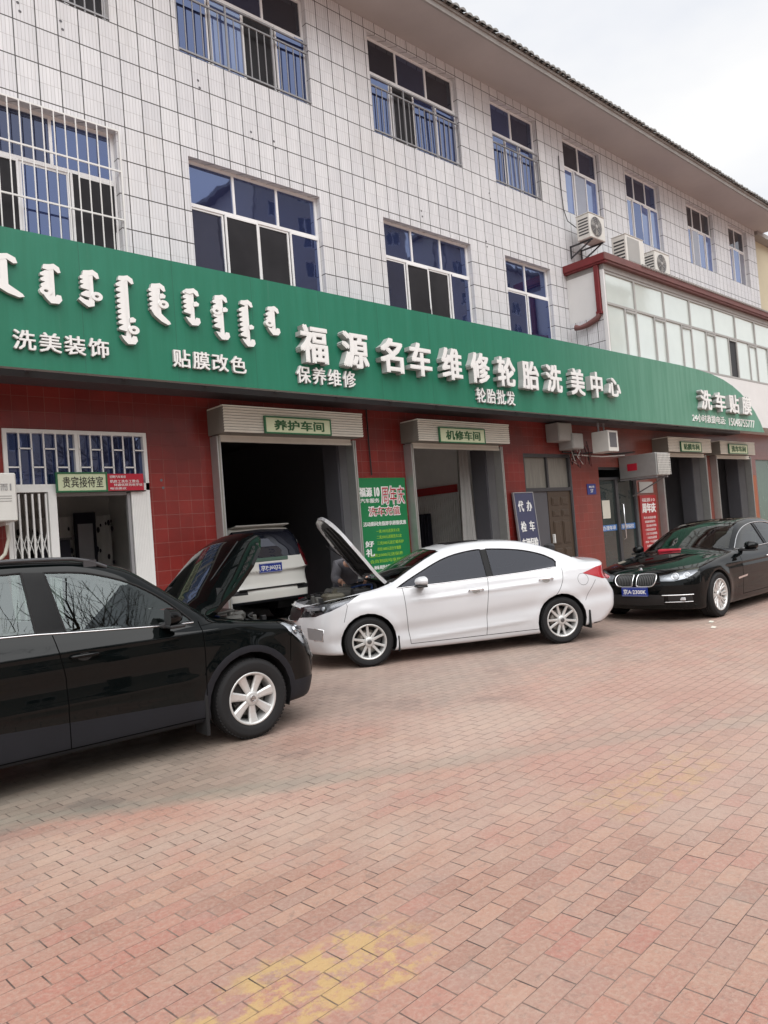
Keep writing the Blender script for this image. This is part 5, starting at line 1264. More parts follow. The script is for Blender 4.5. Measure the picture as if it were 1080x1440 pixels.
    attach(car, 'grille', skin_mesh(B, bm, lay, {GRILLE}, off=-.012, mats=['black_plastic'], name='grille'))
    lining = skin_mesh(B, bm, lay, {BODY, PILLAR, DOOR_F, DOOR_R, CLAD, SUNROOF}, off=-.03, mats=['seat_dark'], name='interior_lining', flt=lambda c: B.cab[0] < c.x < B.cab[1])
    attach(car, 'interior_lining', lining)
    bm.free()
    # seams, trim, arches
    for pts, w in spec['seams']:
        for s in (1, -1): sm = MB(); side_line(B, sm, pts, (s,), w, .0012); part(body, 'panel_gap', sm, 'gap', world=False)
    for s in (1, -1):
        for w in spec['windows']:
            tr = MB(); side_tube(B, tr, w+[w[0]], (s,), .008, -.002); part(car, 'window_seal', tr, 'rubber', world=False)
        for pts, r in spec.get('chrome', ()):
            ch = MB(); side_tube(B, ch, pts, (s,), r, .002); part(car, 'chrome_trim', ch, 'chrome', world=False)
        for wx in B.axles:
            al = MB(); arch_liner(al, B, wx, B.ra, s); part(car, 'wheel_arch', al, 'black_plastic', world=False)
    for wx in B.axles:
        for s in (1, -1): wheel(car, wx, s*spec['wy'], B.wr, *spec['wheel'][:4], s, rot=spec['rot'][0 if wx > 0 else 1], rim=spec['wheel'][4])
    for x in spec.get('seats', ()):
        for y in (.37, -.37): seat(car, x, y, spec['seatmat'])
    d = MB(); dx = spec['dash']; d.obox((dx, 0, spec['dashz']), ((.22, 0, .04), (0, .66, 0), (-.02, 0, .12)), 0, .06); d.obox((dx-.16, .37, spec['dashz']+.10), ((.10, 0, .02), (0, .2, 0), (0, 0, .05)), 0, .03)
    part(car, 'dashboard', d, 'dash', world=False)
    steering_wheel(car, dx-.32, .37, spec['dashz']+.03)
    m = MB(); x, z = spec['rvm']; m.obox((x, 0, z), ((.015, 0, 0), (0, .12, 0), (0, 0, .035)), 0, .012); m.bar((x+.02, 0, z), (x+.12, 0, z+.06), .015); part(car, 'rear_view_mirror', m, 'black_plastic', world=False)
    return car
def engine_bay(car, B, xa, xb, yw, zt, flat=.20):
    """what lies under the raised hood: tray, slam panel, covers, tanks, hoses"""
    m = MB(); m.box(xa, xb-.05, -yw, yw, zt-flat-.03, zt-flat); m.box(xa-.02, xa, -yw, yw, zt-flat, zt-.02)
    part(car, 'engine_tray', m, 'interior_dark', world=False)
    m = MB(); n = 12                                                 # slam panel behind the grille
    for i in range(n):
        ya, yb = -yw*.74+2*yw*.74*i/n, -yw*.74+2*yw*.74*(i+1)/n
        f = lambda y: xb-.02-.30*(abs(y)/B.wm)**2.4
        g = lambda y: float(B.topz([(f(y)-.10, y)])[0, 2])-.085
        m.add([(f(ya), ya, g(ya)-.015), (f(yb), yb, g(yb)-.015), (f(yb)-.24, yb, g(yb)+.005), (f(ya)-.24, ya, g(ya)+.005)], [(0, 1, 2, 3)], 0)
        m.add([(f(ya)-.24, ya, g(ya)+.005), (f(yb)-.24, yb, g(yb)+.005), (f(yb)-.26, yb, g(yb)-.12), (f(ya)-.26, ya, g(ya)-.12)], [(0, 1, 2, 3)], 0)
    for y in (-.4, -.1, .2, .45): m.box(xb-.30, xb-.22, y-.05, y+.05, g(y)-.02, g(y)+.012, 0, .006)
    part(car, 'slam_panel', m, 'engine_grey', world=False)
    m = MB()
    for s in (1, -1):
        pts = [(xa+(xb-.35-xa)*i/10, s*(yw-.02)) for i in range(11)]; P = B.topz(pts)
        vs = []
        for p in P: vs += [(p[0], p[1]+s*.03, p[2]-.02), (p[0], p[1]-s*.06, p[2]-.035), (p[0], p[1]-s*.075, p[2]-.20)]
        m.add(vs, [(3*i+k, 3*i+k+1, 3*i+k+4, 3*i+k+3) for i in range(10) for k in range(2)])
    part(car, 'inner_wing', m, 'engine_grey', world=False)
    L = xb-xa
    c = MB(); c.obox((xa+L*.45, .02, zt-.085), ((L*.17, 0, .012), (0, .30, 0), (0, 0, .05)), 0, .03); c.obox((xa+L*.45, .02, zt-.03), ((L*.10, 0, .008), (0, .20, 0), (0, 0, .015)), 0, .012)
    part(car, 'engine_cover', c, 'engine_alloy', world=False)
    c = MB(); c.obox((xa+L*.30, .48, zt-.10), ((.12, 0, 0), (0, .10, 0), (0, 0, .08)), 0, .015); c.box(xa+L*.24, xa+L*.28, .42, .46, zt-.02, zt); c.box(xa+L*.33, xa+L*.37, .50, .54, zt-.02, zt+.002)
    part(car, 'battery', c, 'black_plastic', world=False)
    c = MB(); c.obox((xa+L*.62, .46, zt-.11), ((.13, .02, 0), (-.02, .14, 0), (0, 0, .06)), 0, .03); c.tube([(xa+L*.60, .36, zt-.08), (xa+L*.55, .2, zt-.05), (xa+L*.48, .12, zt-.07)], .045, 10); part(car, 'air_filter_box', c, 'engine_tan', world=False)
    c = MB(); c.obox((xa+L*.33, -.50, zt-.10), ((.10, 0, 0), (0, .09, 0), (0, 0, .07)), 0, .03); c.lathe([(.001, .03), (.03, .03), (.03, 0)], lambda a, b, h: (xa+L*.33+a, -.50+b, zt-.03+h), 14); part(car, 'coolant_tank', c, 'engine_alloy', world=False)
    c = MB(); random.seed(31)
    for i in range(14):
        x, y = xa+L*random.uniform(.12, .75), random.uniform(-.5, .5); p = [(x, y, zt-.14)]
        for k in range(3): p.append((p[-1][0]+random.uniform(-.14, .14), p[-1][1]+random.uniform(-.2, .2), zt-.05-random.uniform(0, .07)))
        p.append((p[-1][0], p[-1][1]+.08, zt-.16)); c.tube(smooth_line(p, 5), random.choice((.009, .014, .02)), 7, i % 3 == 0)
    c.tube(smooth_line([(xa+.05, -.45, zt-.02), (xa+.12, -.1, zt+.01), (xa+.10, .25, zt+.0), (xa+.16, .55, zt-.04)], 6), .022, 8, 0); c.tube(smooth_line([(xa+.2, .5, zt-.03), (xa+.14, .2, zt+.0), (xa+.22, -.1, zt-.02), (xa+.3, -.4, zt-.06)], 6), .014, 8, 2)
    part(car, 'hoses', c, ['black_plastic', 'engine_grey', 'hose_blue'], world=False)
    c = MB(); random.seed(32)
    for i in range(26):
        x, y = xa+L*random.uniform(.1, .8), random.uniform(-.55, .55); c.obox((x, y, zt-.16), ((random.uniform(.02, .07), 0, 0), (0, random.uniform(.02, .06), 0), (0, 0, random.uniform(.02, .07))), i % 2, .006)
    part(car, 'engine_block', c, ['engine_grey', 'engine_alloy'], world=False)

# ---------------- white saloon with its hood up
B = Body(x0=-2.36, x1=2.25, zc=.58, wm=.885, wr=.318, ra=.365, axles=(1.35, -1.35), flare=.014, kt=.075, kn=.07, kf=.42, pf=2.6, kr=.24, crown=.09, kb=.045, kg=.11, rc=.10, extra=None,
         top=pch([(2.35, .70), (2.22, .81), (2.05, .885), (1.6, .975), (1.2, 1.035), (.95, 1.065), (.6, 1.03), (-.3, 1.06), (-1.2, 1.10), (-1.6, 1.13), (-1.9, 1.125), (-2.15, 1.105), (-2.35, 1.05)]),
         prof=pch([(.1, .93), (.25, .965), (.4, .985), (.55, .998), (.72, 1.0), (.85, .98), (.95, .945), (1.05, .905), (1.2, .80)]),
         taper=pch([(-2.3, .93), (-1.8, .975), (-1.2, 1), (.3, 1), (1.2, .99), (1.8, .96), (2.25, .92)]),
         xf=pch([(.1, 2.05), (.22, 2.17), (.4, 2.24), (.55, 2.255), (.68, 2.24), (.8, 2.195), (.9, 2.10), (1.0, 1.9), (1.1, 1.6)]),
         xr=pch([(.1, -2.03), (.2, -2.11), (.32, -2.26), (.45, -2.35), (.6, -2.36), (.75, -2.30), (.92, -2.22), (1.05, -2.23), (1.2, -2.15)]),
         zb=pch([(-2.3, .24), (-1., .165), (0, .155), (1., .165), (2.2, .19)]),
         roof=pch([(1.40, .84), (1.15, 1.0), (.95, 1.095), (.6, 1.265), (.3, 1.395), (.1, 1.45), (-.15, 1.483), (-.4, 1.492), (-.8, 1.472), (-1.1, 1.42), (-1.35, 1.34), (-1.65, 1.215), (-1.9, 1.095), (-2.1, .97)]),
         gz0=1.0, gy0=.80, gs=.52, gt=pch([(-2., .86), (-1.6, .935), (-.8, 1.), (.3, 1.), (.9, .97), (1.3, .92)]), cab=(-1.75, .98),
         crease=lambda x, z: .018*np.exp(-((z-(.815-.045*x))/.032)**2)*np.clip((1.15-np.abs(x+.3))*2, 0, 1)-.024*np.exp(-((z-(.47-.07*x))/.085)**2)+.010*np.exp(-((z-(.33-.05*x))/.03)**2)*np.clip((.95-np.abs(x))*4, 0, 1))
dlo = smooth_line([(.93, .965), (.60, 1.125), (.25, 1.275), (-.05, 1.345), (-.39, 1.368), (-.87, 1.32), (-1.19, 1.235), (-1.36, 1.15)], 4)+[(-1.39, 1.11), (-1.36, 1.05), (-1.28, 1.035), (-.9, 1.018), (-.32, .996), (.3, .978), (.80, .962)]
def split_dlo(d, nb, xf, xr_):
    """front and rear pane outlines either side of the pillar; the last nb points of d are the rear end and the lower edge"""
    top, bot = d[:-nb], d[-nb:]
    at = lambda c, x: float(np.interp(x, *zip(*sorted(c))))
    f = [p for p in top if p[0] > xf+.03]+[(xf, at(top, xf)), (xf, at(bot, xf))]+[p for p in bot if p[0] > xf+.03]
    r = [(xr_, at(top, xr_))]+[p for p in top if p[0] < xr_-.03]+[p for p in bot if p[0] < xr_-.03]+[(xr_, at(bot, xr_))]
    return f, r
wf, wr_ = split_dlo(dlo, 6, -.335, -.415)
lampS = [(2.18, .44, .800), (2.08, .62, .832), (1.88, .75, .875), (1.48, .86, .930), (1.60, .87, .845), (1.80, .83, .755), (2.0, .72, .690), (2.19, .46, .675)]
tailS = [(-1.75, .86, .925), (-1.98, .82, .995), (-2.15, .70, 1.025), (-2.24, .40, 1.01), (-2.28, .40, .89), (-2.22, .68, .80), (-2.0, .82, .83)]
doorF = [(.86, .985), (.845, .80), (.83, .5), (.80, .235), (-.245, .235), (-.275, .6), (-.325, .98), (-.33, .99)]
doorR = [(-.33, .99), (-.275, .6), (-.245, .235), (-1.0, .235), (-1.04, .40), (-1.14, .56), (-1.30, .70), (-1.40, .86), (-1.43, 1.03)]
spec = dict(open=(.99, 1.07, 62), ribs=(1.15, 1.95), glass=('glass_wind', 'glass_tint'), lampmat='lamp_smoke', fogmat='grey_metal', reflectors=[(2.04, .62, .75, .046), (1.90, .74, .79, .040)],
    cuts=[(HOOD, [(.985, -.01), (.985, .70), (1.25, .755), (1.65, .755), (1.9, .685), (2.03, .56), (2.10, .42), (2.135, .2), (2.14, -.01)], dict(top=True, test=topT)),
          (WIND, [(-.01, 1.075), (.3, 1.07), (.70, 1.035), (.575, 1.33), (.54, 1.385), (.45, 1.405), (-.01, 1.425)], dict(beta=math.pi/2, test=windT)),
          (REARG, [(-.01, 1.155), (.62, 1.145), (.585, 1.25), (.52, 1.365), (.42, 1.405), (-.01, 1.42)], dict(beta=math.pi/2, test=rearwT)),
          (SUNROOF, [(.06, -.01), (.05, .30), (0, .36), (-.38, .37), (-.44, .31), (-.44, -.01)], dict(top=True, test=topT)),
          (GLASS, wf, dict(test=sideT, only={BODY})), (GLASS, wr_, dict(test=sideT, only={BODY})),
          (PILLAR, [(-.33, .995), (-.42, .995), (-.425, 1.366), (-.33, 1.363)], dict(test=sideT, only={BODY})),
          (DOOR_F, doorF, dict(test=sideT, only={BODY})), (DOOR_R, doorR, dict(test=sideT, only={BODY})),
          (LAMP, lampS, dict(beta=R(135), test=lambda f: f.normal.x+f.normal.y > .3)), (TAIL, tailS, dict(beta=R(45), test=lambda f: f.normal.y-f.normal.x > .3)),
          (GRILLE, [(-.01, .60), (.40, .625), (.47, .70), (.44, .785), (.30, .80), (-.01, .80)], dict(beta=math.pi/2, test=frontT)), (INTAKE, [(-.01, .26), (.50, .28), (.53, .40), (.45, .45), (-.01, .45)], dict(beta=math.pi/2, test=frontT)),
          (FOG, [(2.10, .60, .55), (1.92, .79, .53), (1.94, .79, .37), (2.12, .62, .40)], dict(beta=R(135), test=lambda f: f.normal.x+f.normal.y > .3)),
          (INTAKE, [(-2.6, .1), (-1.80, .1), (-1.84, .235), (-2.6, .30)], dict(test=lambda f: True, only={BODY}))],
    seams=[(smooth_line([(.86, .985), (.845, .80), (.83, .5), (.80, .235)], 4), .006), ([(-.33, .99), (-.275, .6), (-.245, .235)], .006), (smooth_line([(-1.0, .235), (-1.04, .40), (-1.14, .56), (-1.30, .70), (-1.40, .86), (-1.43, 1.03)], 5), .006), ([(.80, .235), (-1.0, .235)], .007),
           ([(1.62, .845), (1.60, .80), (1.66, .60)], .005), ([(-1.90, .82), (-1.78, .66), (-1.72, .55)], .005), (ARC(-1.71, .845, .08, 0, 360, 18), .004)],
    windows=[wf, wr_], chrome=[([(.93, .962), (.3, .972), (-.32, .990), (-.9, 1.012), (-1.34, 1.04)], .006)], wy=.77, wheel=(.205, .226, 10, 'ten', 'alloy'), rot=(.30, .1), seats=(-.05, -.95), seatmat='seat_dark', dash=.82, dashz=.86, rvm=(.35, 1.28))
saloon = build_car('saloon_car', 'white saloon car parked across the yard with its hood raised', (7.873, -2.659, 0), R(150.8), B, spec, 'paint_white')
engine_bay(saloon, B, .99, 2.15, .74, 1.0)
for s in (1, -1):
    mirror(saloon, B, .58, 1.03, s, .20, .125, .14, 'paint_white', .86)
    for x, z in ((-.13, .835), (-1.15, .885)): door_handle(saloon, B, x, z, s, 'chrome')
for s in (1, -1):
    part(saloon, 'mud_flap', MB().box(-1.775, -1.75, s*.78-.10, s*.78+.10, .17, .42, 0, .008), 'rubber', world=False); part(saloon, 'mud_flap', MB().box(.95, .97, s*.78-.09, s*.78+.09, .15, .36, 0, .008), 'rubber', world=False)
P = B.front([(y, .60+.03*(abs(y)/.4)) for y in np.linspace(-.40, .40, 15)]); m = MB(); m.tube([tuple(p+np.array([.004, 0, 0])) for p in P], .010, 6)
P = B.front([(y, .80-.02*(abs(y)/.44)**2) for y in np.linspace(-.44, .44, 15)]); m.tube([tuple(p+np.array([.004, 0, 0])) for p in P], .010, 6)
for s in (1, -1): P = B.side([(2.02, .54), (1.92, .52), (1.94, .38), (2.03, .39)], s); m.tube([tuple(q) for q in P], .008, 6)
part(saloon, 'chrome_trim', m, 'chrome', world=False)
m = MB(); m.tube([(.97, -.30, 1.04), (1.62, -.45, 1.58)], .007, 5); part(saloon, 'hood_stay', m, 'black_plastic', world=False)
m = MB(); m.obox((.97, 0, 1.05), ((.07, 0, -.02), (0, .66, 0), (.005, 0, .012))); part(saloon, 'cowl', m, 'black_plastic', world=False)

# ---------------- black off-roader in the foreground, hood up
B = Body(x0=-2.22, x1=2.18, zc=.66, wm=.905, wr=.345, ra=.405, axles=(1.302, -1.302), flare=.016, kt=.075, kn=.10, kf=.31, pf=3.2, kr=.20, crown=.10, kb=.04, kg=.10, rc=.085, extra=None,
         top=pch([(2.25, .78), (2.08, .92), (1.8, 1.01), (1.4, 1.075), (1.1, 1.12), (.8, 1.125), (0, 1.165), (-1., 1.225), (-1.8, 1.26), (-2.1, 1.24), (-2.3, 1.2)]),
         prof=pch([(.15, .93), (.3, .975), (.5, .99), (.7, 1.), (.85, .997), (.98, .97), (1.1, .93), (1.25, .865), (1.4, .80)]),
         taper=pch([(-2.2, .93), (-1.6, .98), (-1., 1.), (.5, 1.), (1.3, .987), (1.8, .955), (2.1, .92)]),
         xf=pch([(.15, 2.03), (.25, 2.13), (.45, 2.185), (.6, 2.185), (.75, 2.15), (.88, 2.07), (1.0, 1.92), (1.15, 1.62)]),
         xr=pch([(.2, -2.08), (.4, -2.20), (.6, -2.22), (.9, -2.18), (1.2, -2.15), (1.4, -2.1)]),
         zb=pch([(-2.2, .30), (-1., .235), (1., .225), (2.1, .23)]),
         roof=pch([(1.32, .94), (1.04, 1.12), (.94, 1.19), (.62, 1.42), (.34, 1.595), (.1, 1.665), (-.15, 1.703), (-.6, 1.722), (-1.2, 1.712), (-1.6, 1.675), (-1.85, 1.58), (-2., 1.40), (-2.12, 1.15), (-2.2, .95)]),
         gz0=1.1, gy0=.815, gs=.36, gt=pch([(-2.1, .90), (-1.6, .96), (-.8, 1.), (.3, 1.), (.9, .975), (1.3, .94)]), cab=(-2.0, .95),
         crease=lambda x, z: .012*np.exp(-((z-.985+.0*x)/.03)**2)*np.clip((1.75-np.abs(x))*3, 0, 1)+.010*np.exp(-((z-(.60))/.035)**2)*np.clip((.9-np.abs(x))*5, 0, 1)-.010*np.exp(-((z-.75)/.09)**2)*np.clip((.95-np.abs(x))*4, 0, 1))
fw = smooth_line([(.84, 1.075), (.67, 1.245), (.49, 1.38), (.31, 1.475), (.10, 1.545), (-.04, 1.572), (-.27, 1.592)], 4)+[(-.18, 1.128), (.64, 1.075)]
rw = [(-.43, 1.603), (-.7, 1.60), (-1.05, 1.585), (-1.28, 1.55), (-1.36, 1.40), (-1.38, 1.19), (-.39, 1.145)]
qw = [(-1.44, 1.53), (-1.66, 1.49), (-1.80, 1.36), (-1.80, 1.25), (-1.46, 1.20)]
doorF = [(.885, 1.07), (.89, .8), (.875, .42), (.86, .27), (-.215, .27), (-.225, .8), (-.28, 1.12)]
doorR = [(-.28, 1.12), (-.225, .8), (-.215, .27), (-.86, .27), (-.90, .42), (-.98, .58), (-1.15, .74), (-1.38, .86), (-1.42, 1.18)]
lampS = [(1.99, .52, .925), (1.88, .72, .960), (1.68, .84, .965), (1.74, .87, .87), (1.88, .84, .735), (2.05, .68, .695), (2.12, .50, .73)]
ring = ARC(1.302, .345, .462, -28, 208, 22)+ARC(1.302, .345, .30, 208, -28, 22); ring2 = [(x-2.604, z) for x, z in ring]
spec = dict(open=(1.02, 1.115, 54), ribs=(1.15, 1.85), glass=('glass_clear', 'glass_clear'), lampmat='lamp_white', reflectors=[(1.97, .66, .86, .048), (1.86, .79, .87, .040)],
    cuts=[(HOOD, [(1.01, -.01), (1.01, .70), (1.3, .755), (1.6, .735), (1.8, .65), (1.93, .5), (1.99, .3), (2.0, -.01)], dict(top=True, test=topT)),
          (WIND, [(-.01, 1.15), (.3, 1.145), (.715, 1.115), (.655, 1.36), (.59, 1.53), (.5, 1.56), (-.01, 1.585)], dict(beta=math.pi/2, test=windT)),
          (REARG, [(-.01, 1.20), (.60, 1.20), (.55, 1.52), (-.01, 1.56)], dict(beta=math.pi/2, test=rearwT)),
          (GLASS, fw, dict(test=sideT, only={BODY})), (GLASS, rw, dict(test=sideT, only={BODY})), (GLASS, qw, dict(test=sideT, only={BODY})),
          (PILLAR, [(-.275, 1.592), (-.425, 1.603), (-.385, 1.145), (-.185, 1.128)], dict(test=sideT, only={BODY})),
          (LAMP, lampS, dict(beta=R(135), test=lambda f: f.normal.x+f.normal.y > .3)),
          (TAIL, [(-2.0, .80, 1.12), (-2.12, .62, 1.15), (-2.16, .45, 1.12), (-2.18, .45, .92), (-2.1, .74, .92)], dict(beta=R(45), test=lambda f: f.normal.y-f.normal.x > .3)),
          (CLAD, ring, dict(test=sideT, only={BODY})), (CLAD, ring2, dict(test=sideT, only={BODY})),
          (DOOR_F, doorF, dict(test=sideT, only={BODY})), (DOOR_R, doorR, dict(test=sideT, only={BODY})),
          (CLAD, [(.98, .1), (-.98, .1), (-.98, .50), (.98, .415)], dict(test=lambda f: f.normal.y > .1, only={BODY, DOOR_F, DOOR_R})),
          (CLAD, [(1.6, .1), (2.3, .1), (2.3, .42), (1.76, .42)], dict(test=lambda f: True, only={BODY})), (CLAD, [(-1.6, .1), (-2.5, .1), (-2.5, .48), (-1.76, .48)], dict(test=lambda f: True, only={BODY})),
          (GRILLE, [(-.01, .72), (.46, .74), (.44, .86), (-.01, .87)], dict(beta=math.pi/2, test=frontT)), (INTAKE, [(-.01, .42), (.5, .44), (.48, .60), (-.01, .62)], dict(beta=math.pi/2, test=frontT)), (FOG, [(2.08, .52, .66), (1.96, .74, .64), (1.98, .74, .50), (2.1, .52, .5)], dict(beta=R(135), test=lambda f: f.normal.x+f.normal.y > .3))],
    seams=[([(.885, 1.07), (.89, .8), (.875, .42), (.86, .27)], .007), ([(-.28, 1.12), (-.225, .8), (-.215, .27)], .007), (smooth_line([(-.86, .27), (-.90, .42), (-.98, .58), (-1.15, .74), (-1.38, .86), (-1.42, 1.18)], 4), .007), ([(.86, .27), (-.86, .27)], .008), ([(.89, 1.03), (1.1, 1.045)], .004),
           ([(1.76, .86), (1.74, .80), (1.72, .60)], .006)],
    windows=[fw, rw, qw], chrome=[([(.84, 1.065), (.64, 1.068), (-.18, 1.122), (-.39, 1.138), (-1.38, 1.182)], .006)], wy=.79, wheel=(.235, .225, 7, 'wide', 'alloy'), rot=(.22, .5), seats=(-.05, -.95), seatmat='seat_beige', dash=.80, dashz=.98, rvm=(.38, 1.47))
suv = build_car('off_road_car', 'black off-road car in the left foreground with its hood raised', (2.273, -3.361, 0), R(-4), B, spec, 'paint_green_black')
engine_bay(suv, B, 1.02, 2.0, .72, 1.08)
for s in (1, -1):
    mirror(suv, B, .56, 1.145, s, .19, .145, .13, 'paint_black', .86)
    for x, z in ((-.08, .945), (-1.12, .985)): door_handle(suv, B, x, z, s, 'paint_black')
    m = MB(); P = B.topz([(x, s*.60) for x in np.linspace(.22, -1.75, 16)])
    m.tube([tuple(p+np.array([0, 0, .0 if i in (0, 15) else (.035 if i in (1, 14) else .048)])) for i, p in enumerate(P)], .016, 8)
    for i in (1, 8, 14): p = P[i]; m.box(p[0]-.05, p[0]+.05, p[1]-.014, p[1]+.014, p[2]-.01, p[2]+.045)
    part(suv, 'roof_rail', m, 'dark_metal', world=False)
for s in (1, -1):
    part(suv, 'mud_flap', MB().box(.855, .885, s*.785-.125, s*.785+.125, .12, .46, 0, .008), 'rubber', world=False); part(suv, 'mud_flap', MB().box(-1.78, -1.75, s*.785-.125, s*.785+.125, .13, .46, 0, .008), 'rubber', world=False)
m = MB(); m.tube([(1.04, -.25, 1.09), (1.55, -.35, 1.72)], .007, 5); part(suv, 'hood_stay', m, 'black_plastic', world=False)
m = MB(); m.obox((1.0, 0, 1.085), ((.06, 0, -.02), (0, .60, 0), (.005, 0, .012))); part(suv, 'cowl', m, 'black_plastic', world=False)
for s in (1, -1): P = B.front([(s*.62, .575)])[0]; part(suv, 'fog_lamp', MB().lathe([(.001, .02), (.04, .018), (.055, 0)], lambda a, b, h, P=P: (P[0]-.02+h, P[1]+a, P[2]+b), 18), 'chrome', world=False)

# ---------------- black executive saloon at the right edge
B = Body(x0=-2.68, x1=2.41, zc=.56, wm=.945, wr=.345, ra=.385, axles=(1.535, -1.535), flare=.012, kt=.075, kn=.08, kf=.36, pf=3.0, kr=.2, crown=.085, kb=.045, kg=.11, rc=.09, extra=None,
         top=pch([(2.5, .60), (2.36, .72), (2.1, .82), (1.5, .925), (1., .985), (.7, 1.01), (0, .985), (-1., 1.005), (-1.8, 1.04), (-2.3, 1.05), (-2.7, 1.0)]),
         prof=pch([(.1, .93), (.25, .965), (.4, .985), (.55, 1.), (.7, .995), (.82, .97), (.92, .935), (1.05, .88), (1.2, .78)]),
         taper=pch([(-2.6, .92), (-2., .97), (-1.2, 1.), (.5, 1.), (1.4, .985), (2., .955), (2.4, .92)]),
         xf=pch([(.12, 2.22), (.22, 2.33), (.38, 2.40), (.55, 2.41), (.68, 2.38), (.78, 2.28), (.88, 2.08), (1., 1.7)]),
         xr=pch([(.15, -2.45), (.3, -2.62), (.5, -2.67), (.75, -2.62), (1., -2.55), (1.15, -2.45)]),
         zb=pch([(-2.6, .24), (-1., .15), (1., .15), (2.4, .18)]),
         roof=pch([(1.15, .82), (.85, .97), (.62, 1.085), (.25, 1.255), (-.05, 1.37), (-.4, 1.445), (-.8, 1.475), (-1.2, 1.465), (-1.6, 1.39), (-2., 1.25), (-2.3, 1.11), (-2.55, .96)]),
         gz0=.98, gy0=.82, gs=.52, gt=pch([(-2.4, .86), (-1.8, .95), (-.9, 1.), (.0, 1.), (.7, .97), (1.1, .92)]), cab=(-2.1, .6),
         crease=lambda x, z: .010*np.exp(-((z-(.80-.012*x))/.03)**2)*np.clip((2.2-np.abs(x))*2, 0, 1)-.008*np.exp(-((z-.45)/.1)**2)*np.clip((1.1-np.abs(x))*4, 0, 1))
dlo = smooth_line([(.56, .99), (.25, 1.16), (-.05, 1.275), (-.4, 1.345), (-.8, 1.372), (-1.2, 1.355), (-1.6, 1.27), (-1.85, 1.16)], 4)+[(-1.90, 1.10), (-1.80, 1.035), (-.7, .995), (-.1, .982), (.45, .975)]
wf, wr_ = split_dlo(dlo, 5, -.62, -.70)
doorF = [(.62, .985), (.66, .7), (.66, .26), (-.60, .26), (-.62, .7), (-.66, .99)]
doorR = [(-.66, .99), (-.62, .7), (-.60, .26), (-1.12, .26), (-1.22, .5), (-1.4, .68), (-1.7, .86), (-1.85, 1.03)]
lampS = [(2.36, .42, .735), (2.25, .62, .765), (2.10, .78, .795), (1.96, .86, .80), (2.06, .85, .74), (2.22, .76, .66), (2.34, .62, .625), (2.40, .42, .63)]
kid = [(.035, .58), (.06, .555), (.26, .555), (.325, .60), (.345, .67), (.32, .725), (.24, .738), (.07, .735), (.035, .71)]
spec = dict(glass=('glass_wind', 'glass_wind'), lampmat='lamp_silver', reflectors=[(2.25, .58, .70, .052), (2.14, .70, .71, .045)],
    cuts=[(HOOD, [(.66, -.01), (.66, .74), (1.2, .80), (1.8, .755), (2.1, .62), (2.26, .4), (2.30, -.01)], dict(top=True, test=topT)),
          (WIND, [(-.01, 1.03), (.3, 1.03), (.74, 1.0), (.60, 1.28), (.56, 1.35), (.47, 1.385), (-.01, 1.41)], dict(beta=math.pi/2, test=windT)),
          (REARG, [(-.01, 1.12), (.6, 1.12), (.5, 1.37), (-.01, 1.41)], dict(beta=math.pi/2, test=rearwT)),
          (GLASS, wf, dict(test=sideT, only={BODY})), (GLASS, wr_, dict(test=sideT, only={BODY})),
          (PILLAR, [(-.62, .99), (-.70, .99), (-.70, 1.37), (-.62, 1.37)], dict(test=sideT, only={BODY})),
          (DOOR_F, doorF, dict(test=sideT, only={BODY})), (DOOR_R, doorR, dict(test=sideT, only={BODY})),
          (LAMP, lampS, dict(beta=R(135), test=lambda f: f.normal.x+f.normal.y > .3)),
          (TAIL, [(-2.3, .86, .95), (-2.55, .7, .98), (-2.6, .5, .95), (-2.62, .5, .82), (-2.5, .78, .80)], dict(beta=R(45), test=lambda f: f.normal.y-f.normal.x > .3)),
          (GRILLE, kid, dict(beta=math.pi/2, test=frontT)), (INTAKE, [(-.01, .25), (.42, .27), (.45, .42), (-.01, .44)], dict(beta=math.pi/2, test=frontT)),
          (INTAKE, [(.50, .30), (.80, .31), (.80, .40), (.50, .43)], dict(beta=math.pi/2, test=frontT))],
    seams=[([(.62, .985), (.66, .7), (.66, .26)], .006), ([(-.66, .99), (-.62, .7), (-.60, .26)], .006), ([(.66, .26), (-1.12, .26)], .006)], windows=[wf, wr_],
    chrome=[(dlo[:-5], .008), ([(.56, .985), (.45, .968), (-.1, .975), (-.7, .988), (-1.8, 1.028)], .007)], wy=.82, wheel=(.25, .245, 10, 'vee', 'alloy'), rot=(.0, .2), seats=(-.35, -1.35), seatmat='seat_beige', dash=.45, dashz=.83, rvm=(.0, 1.24))
sedan = build_car('executive_car', 'black executive car facing left at the right edge, twin oval grille and blue plate', (13.105, -4.05, 0), R(179.3), B, spec, 'paint_black_sedan')
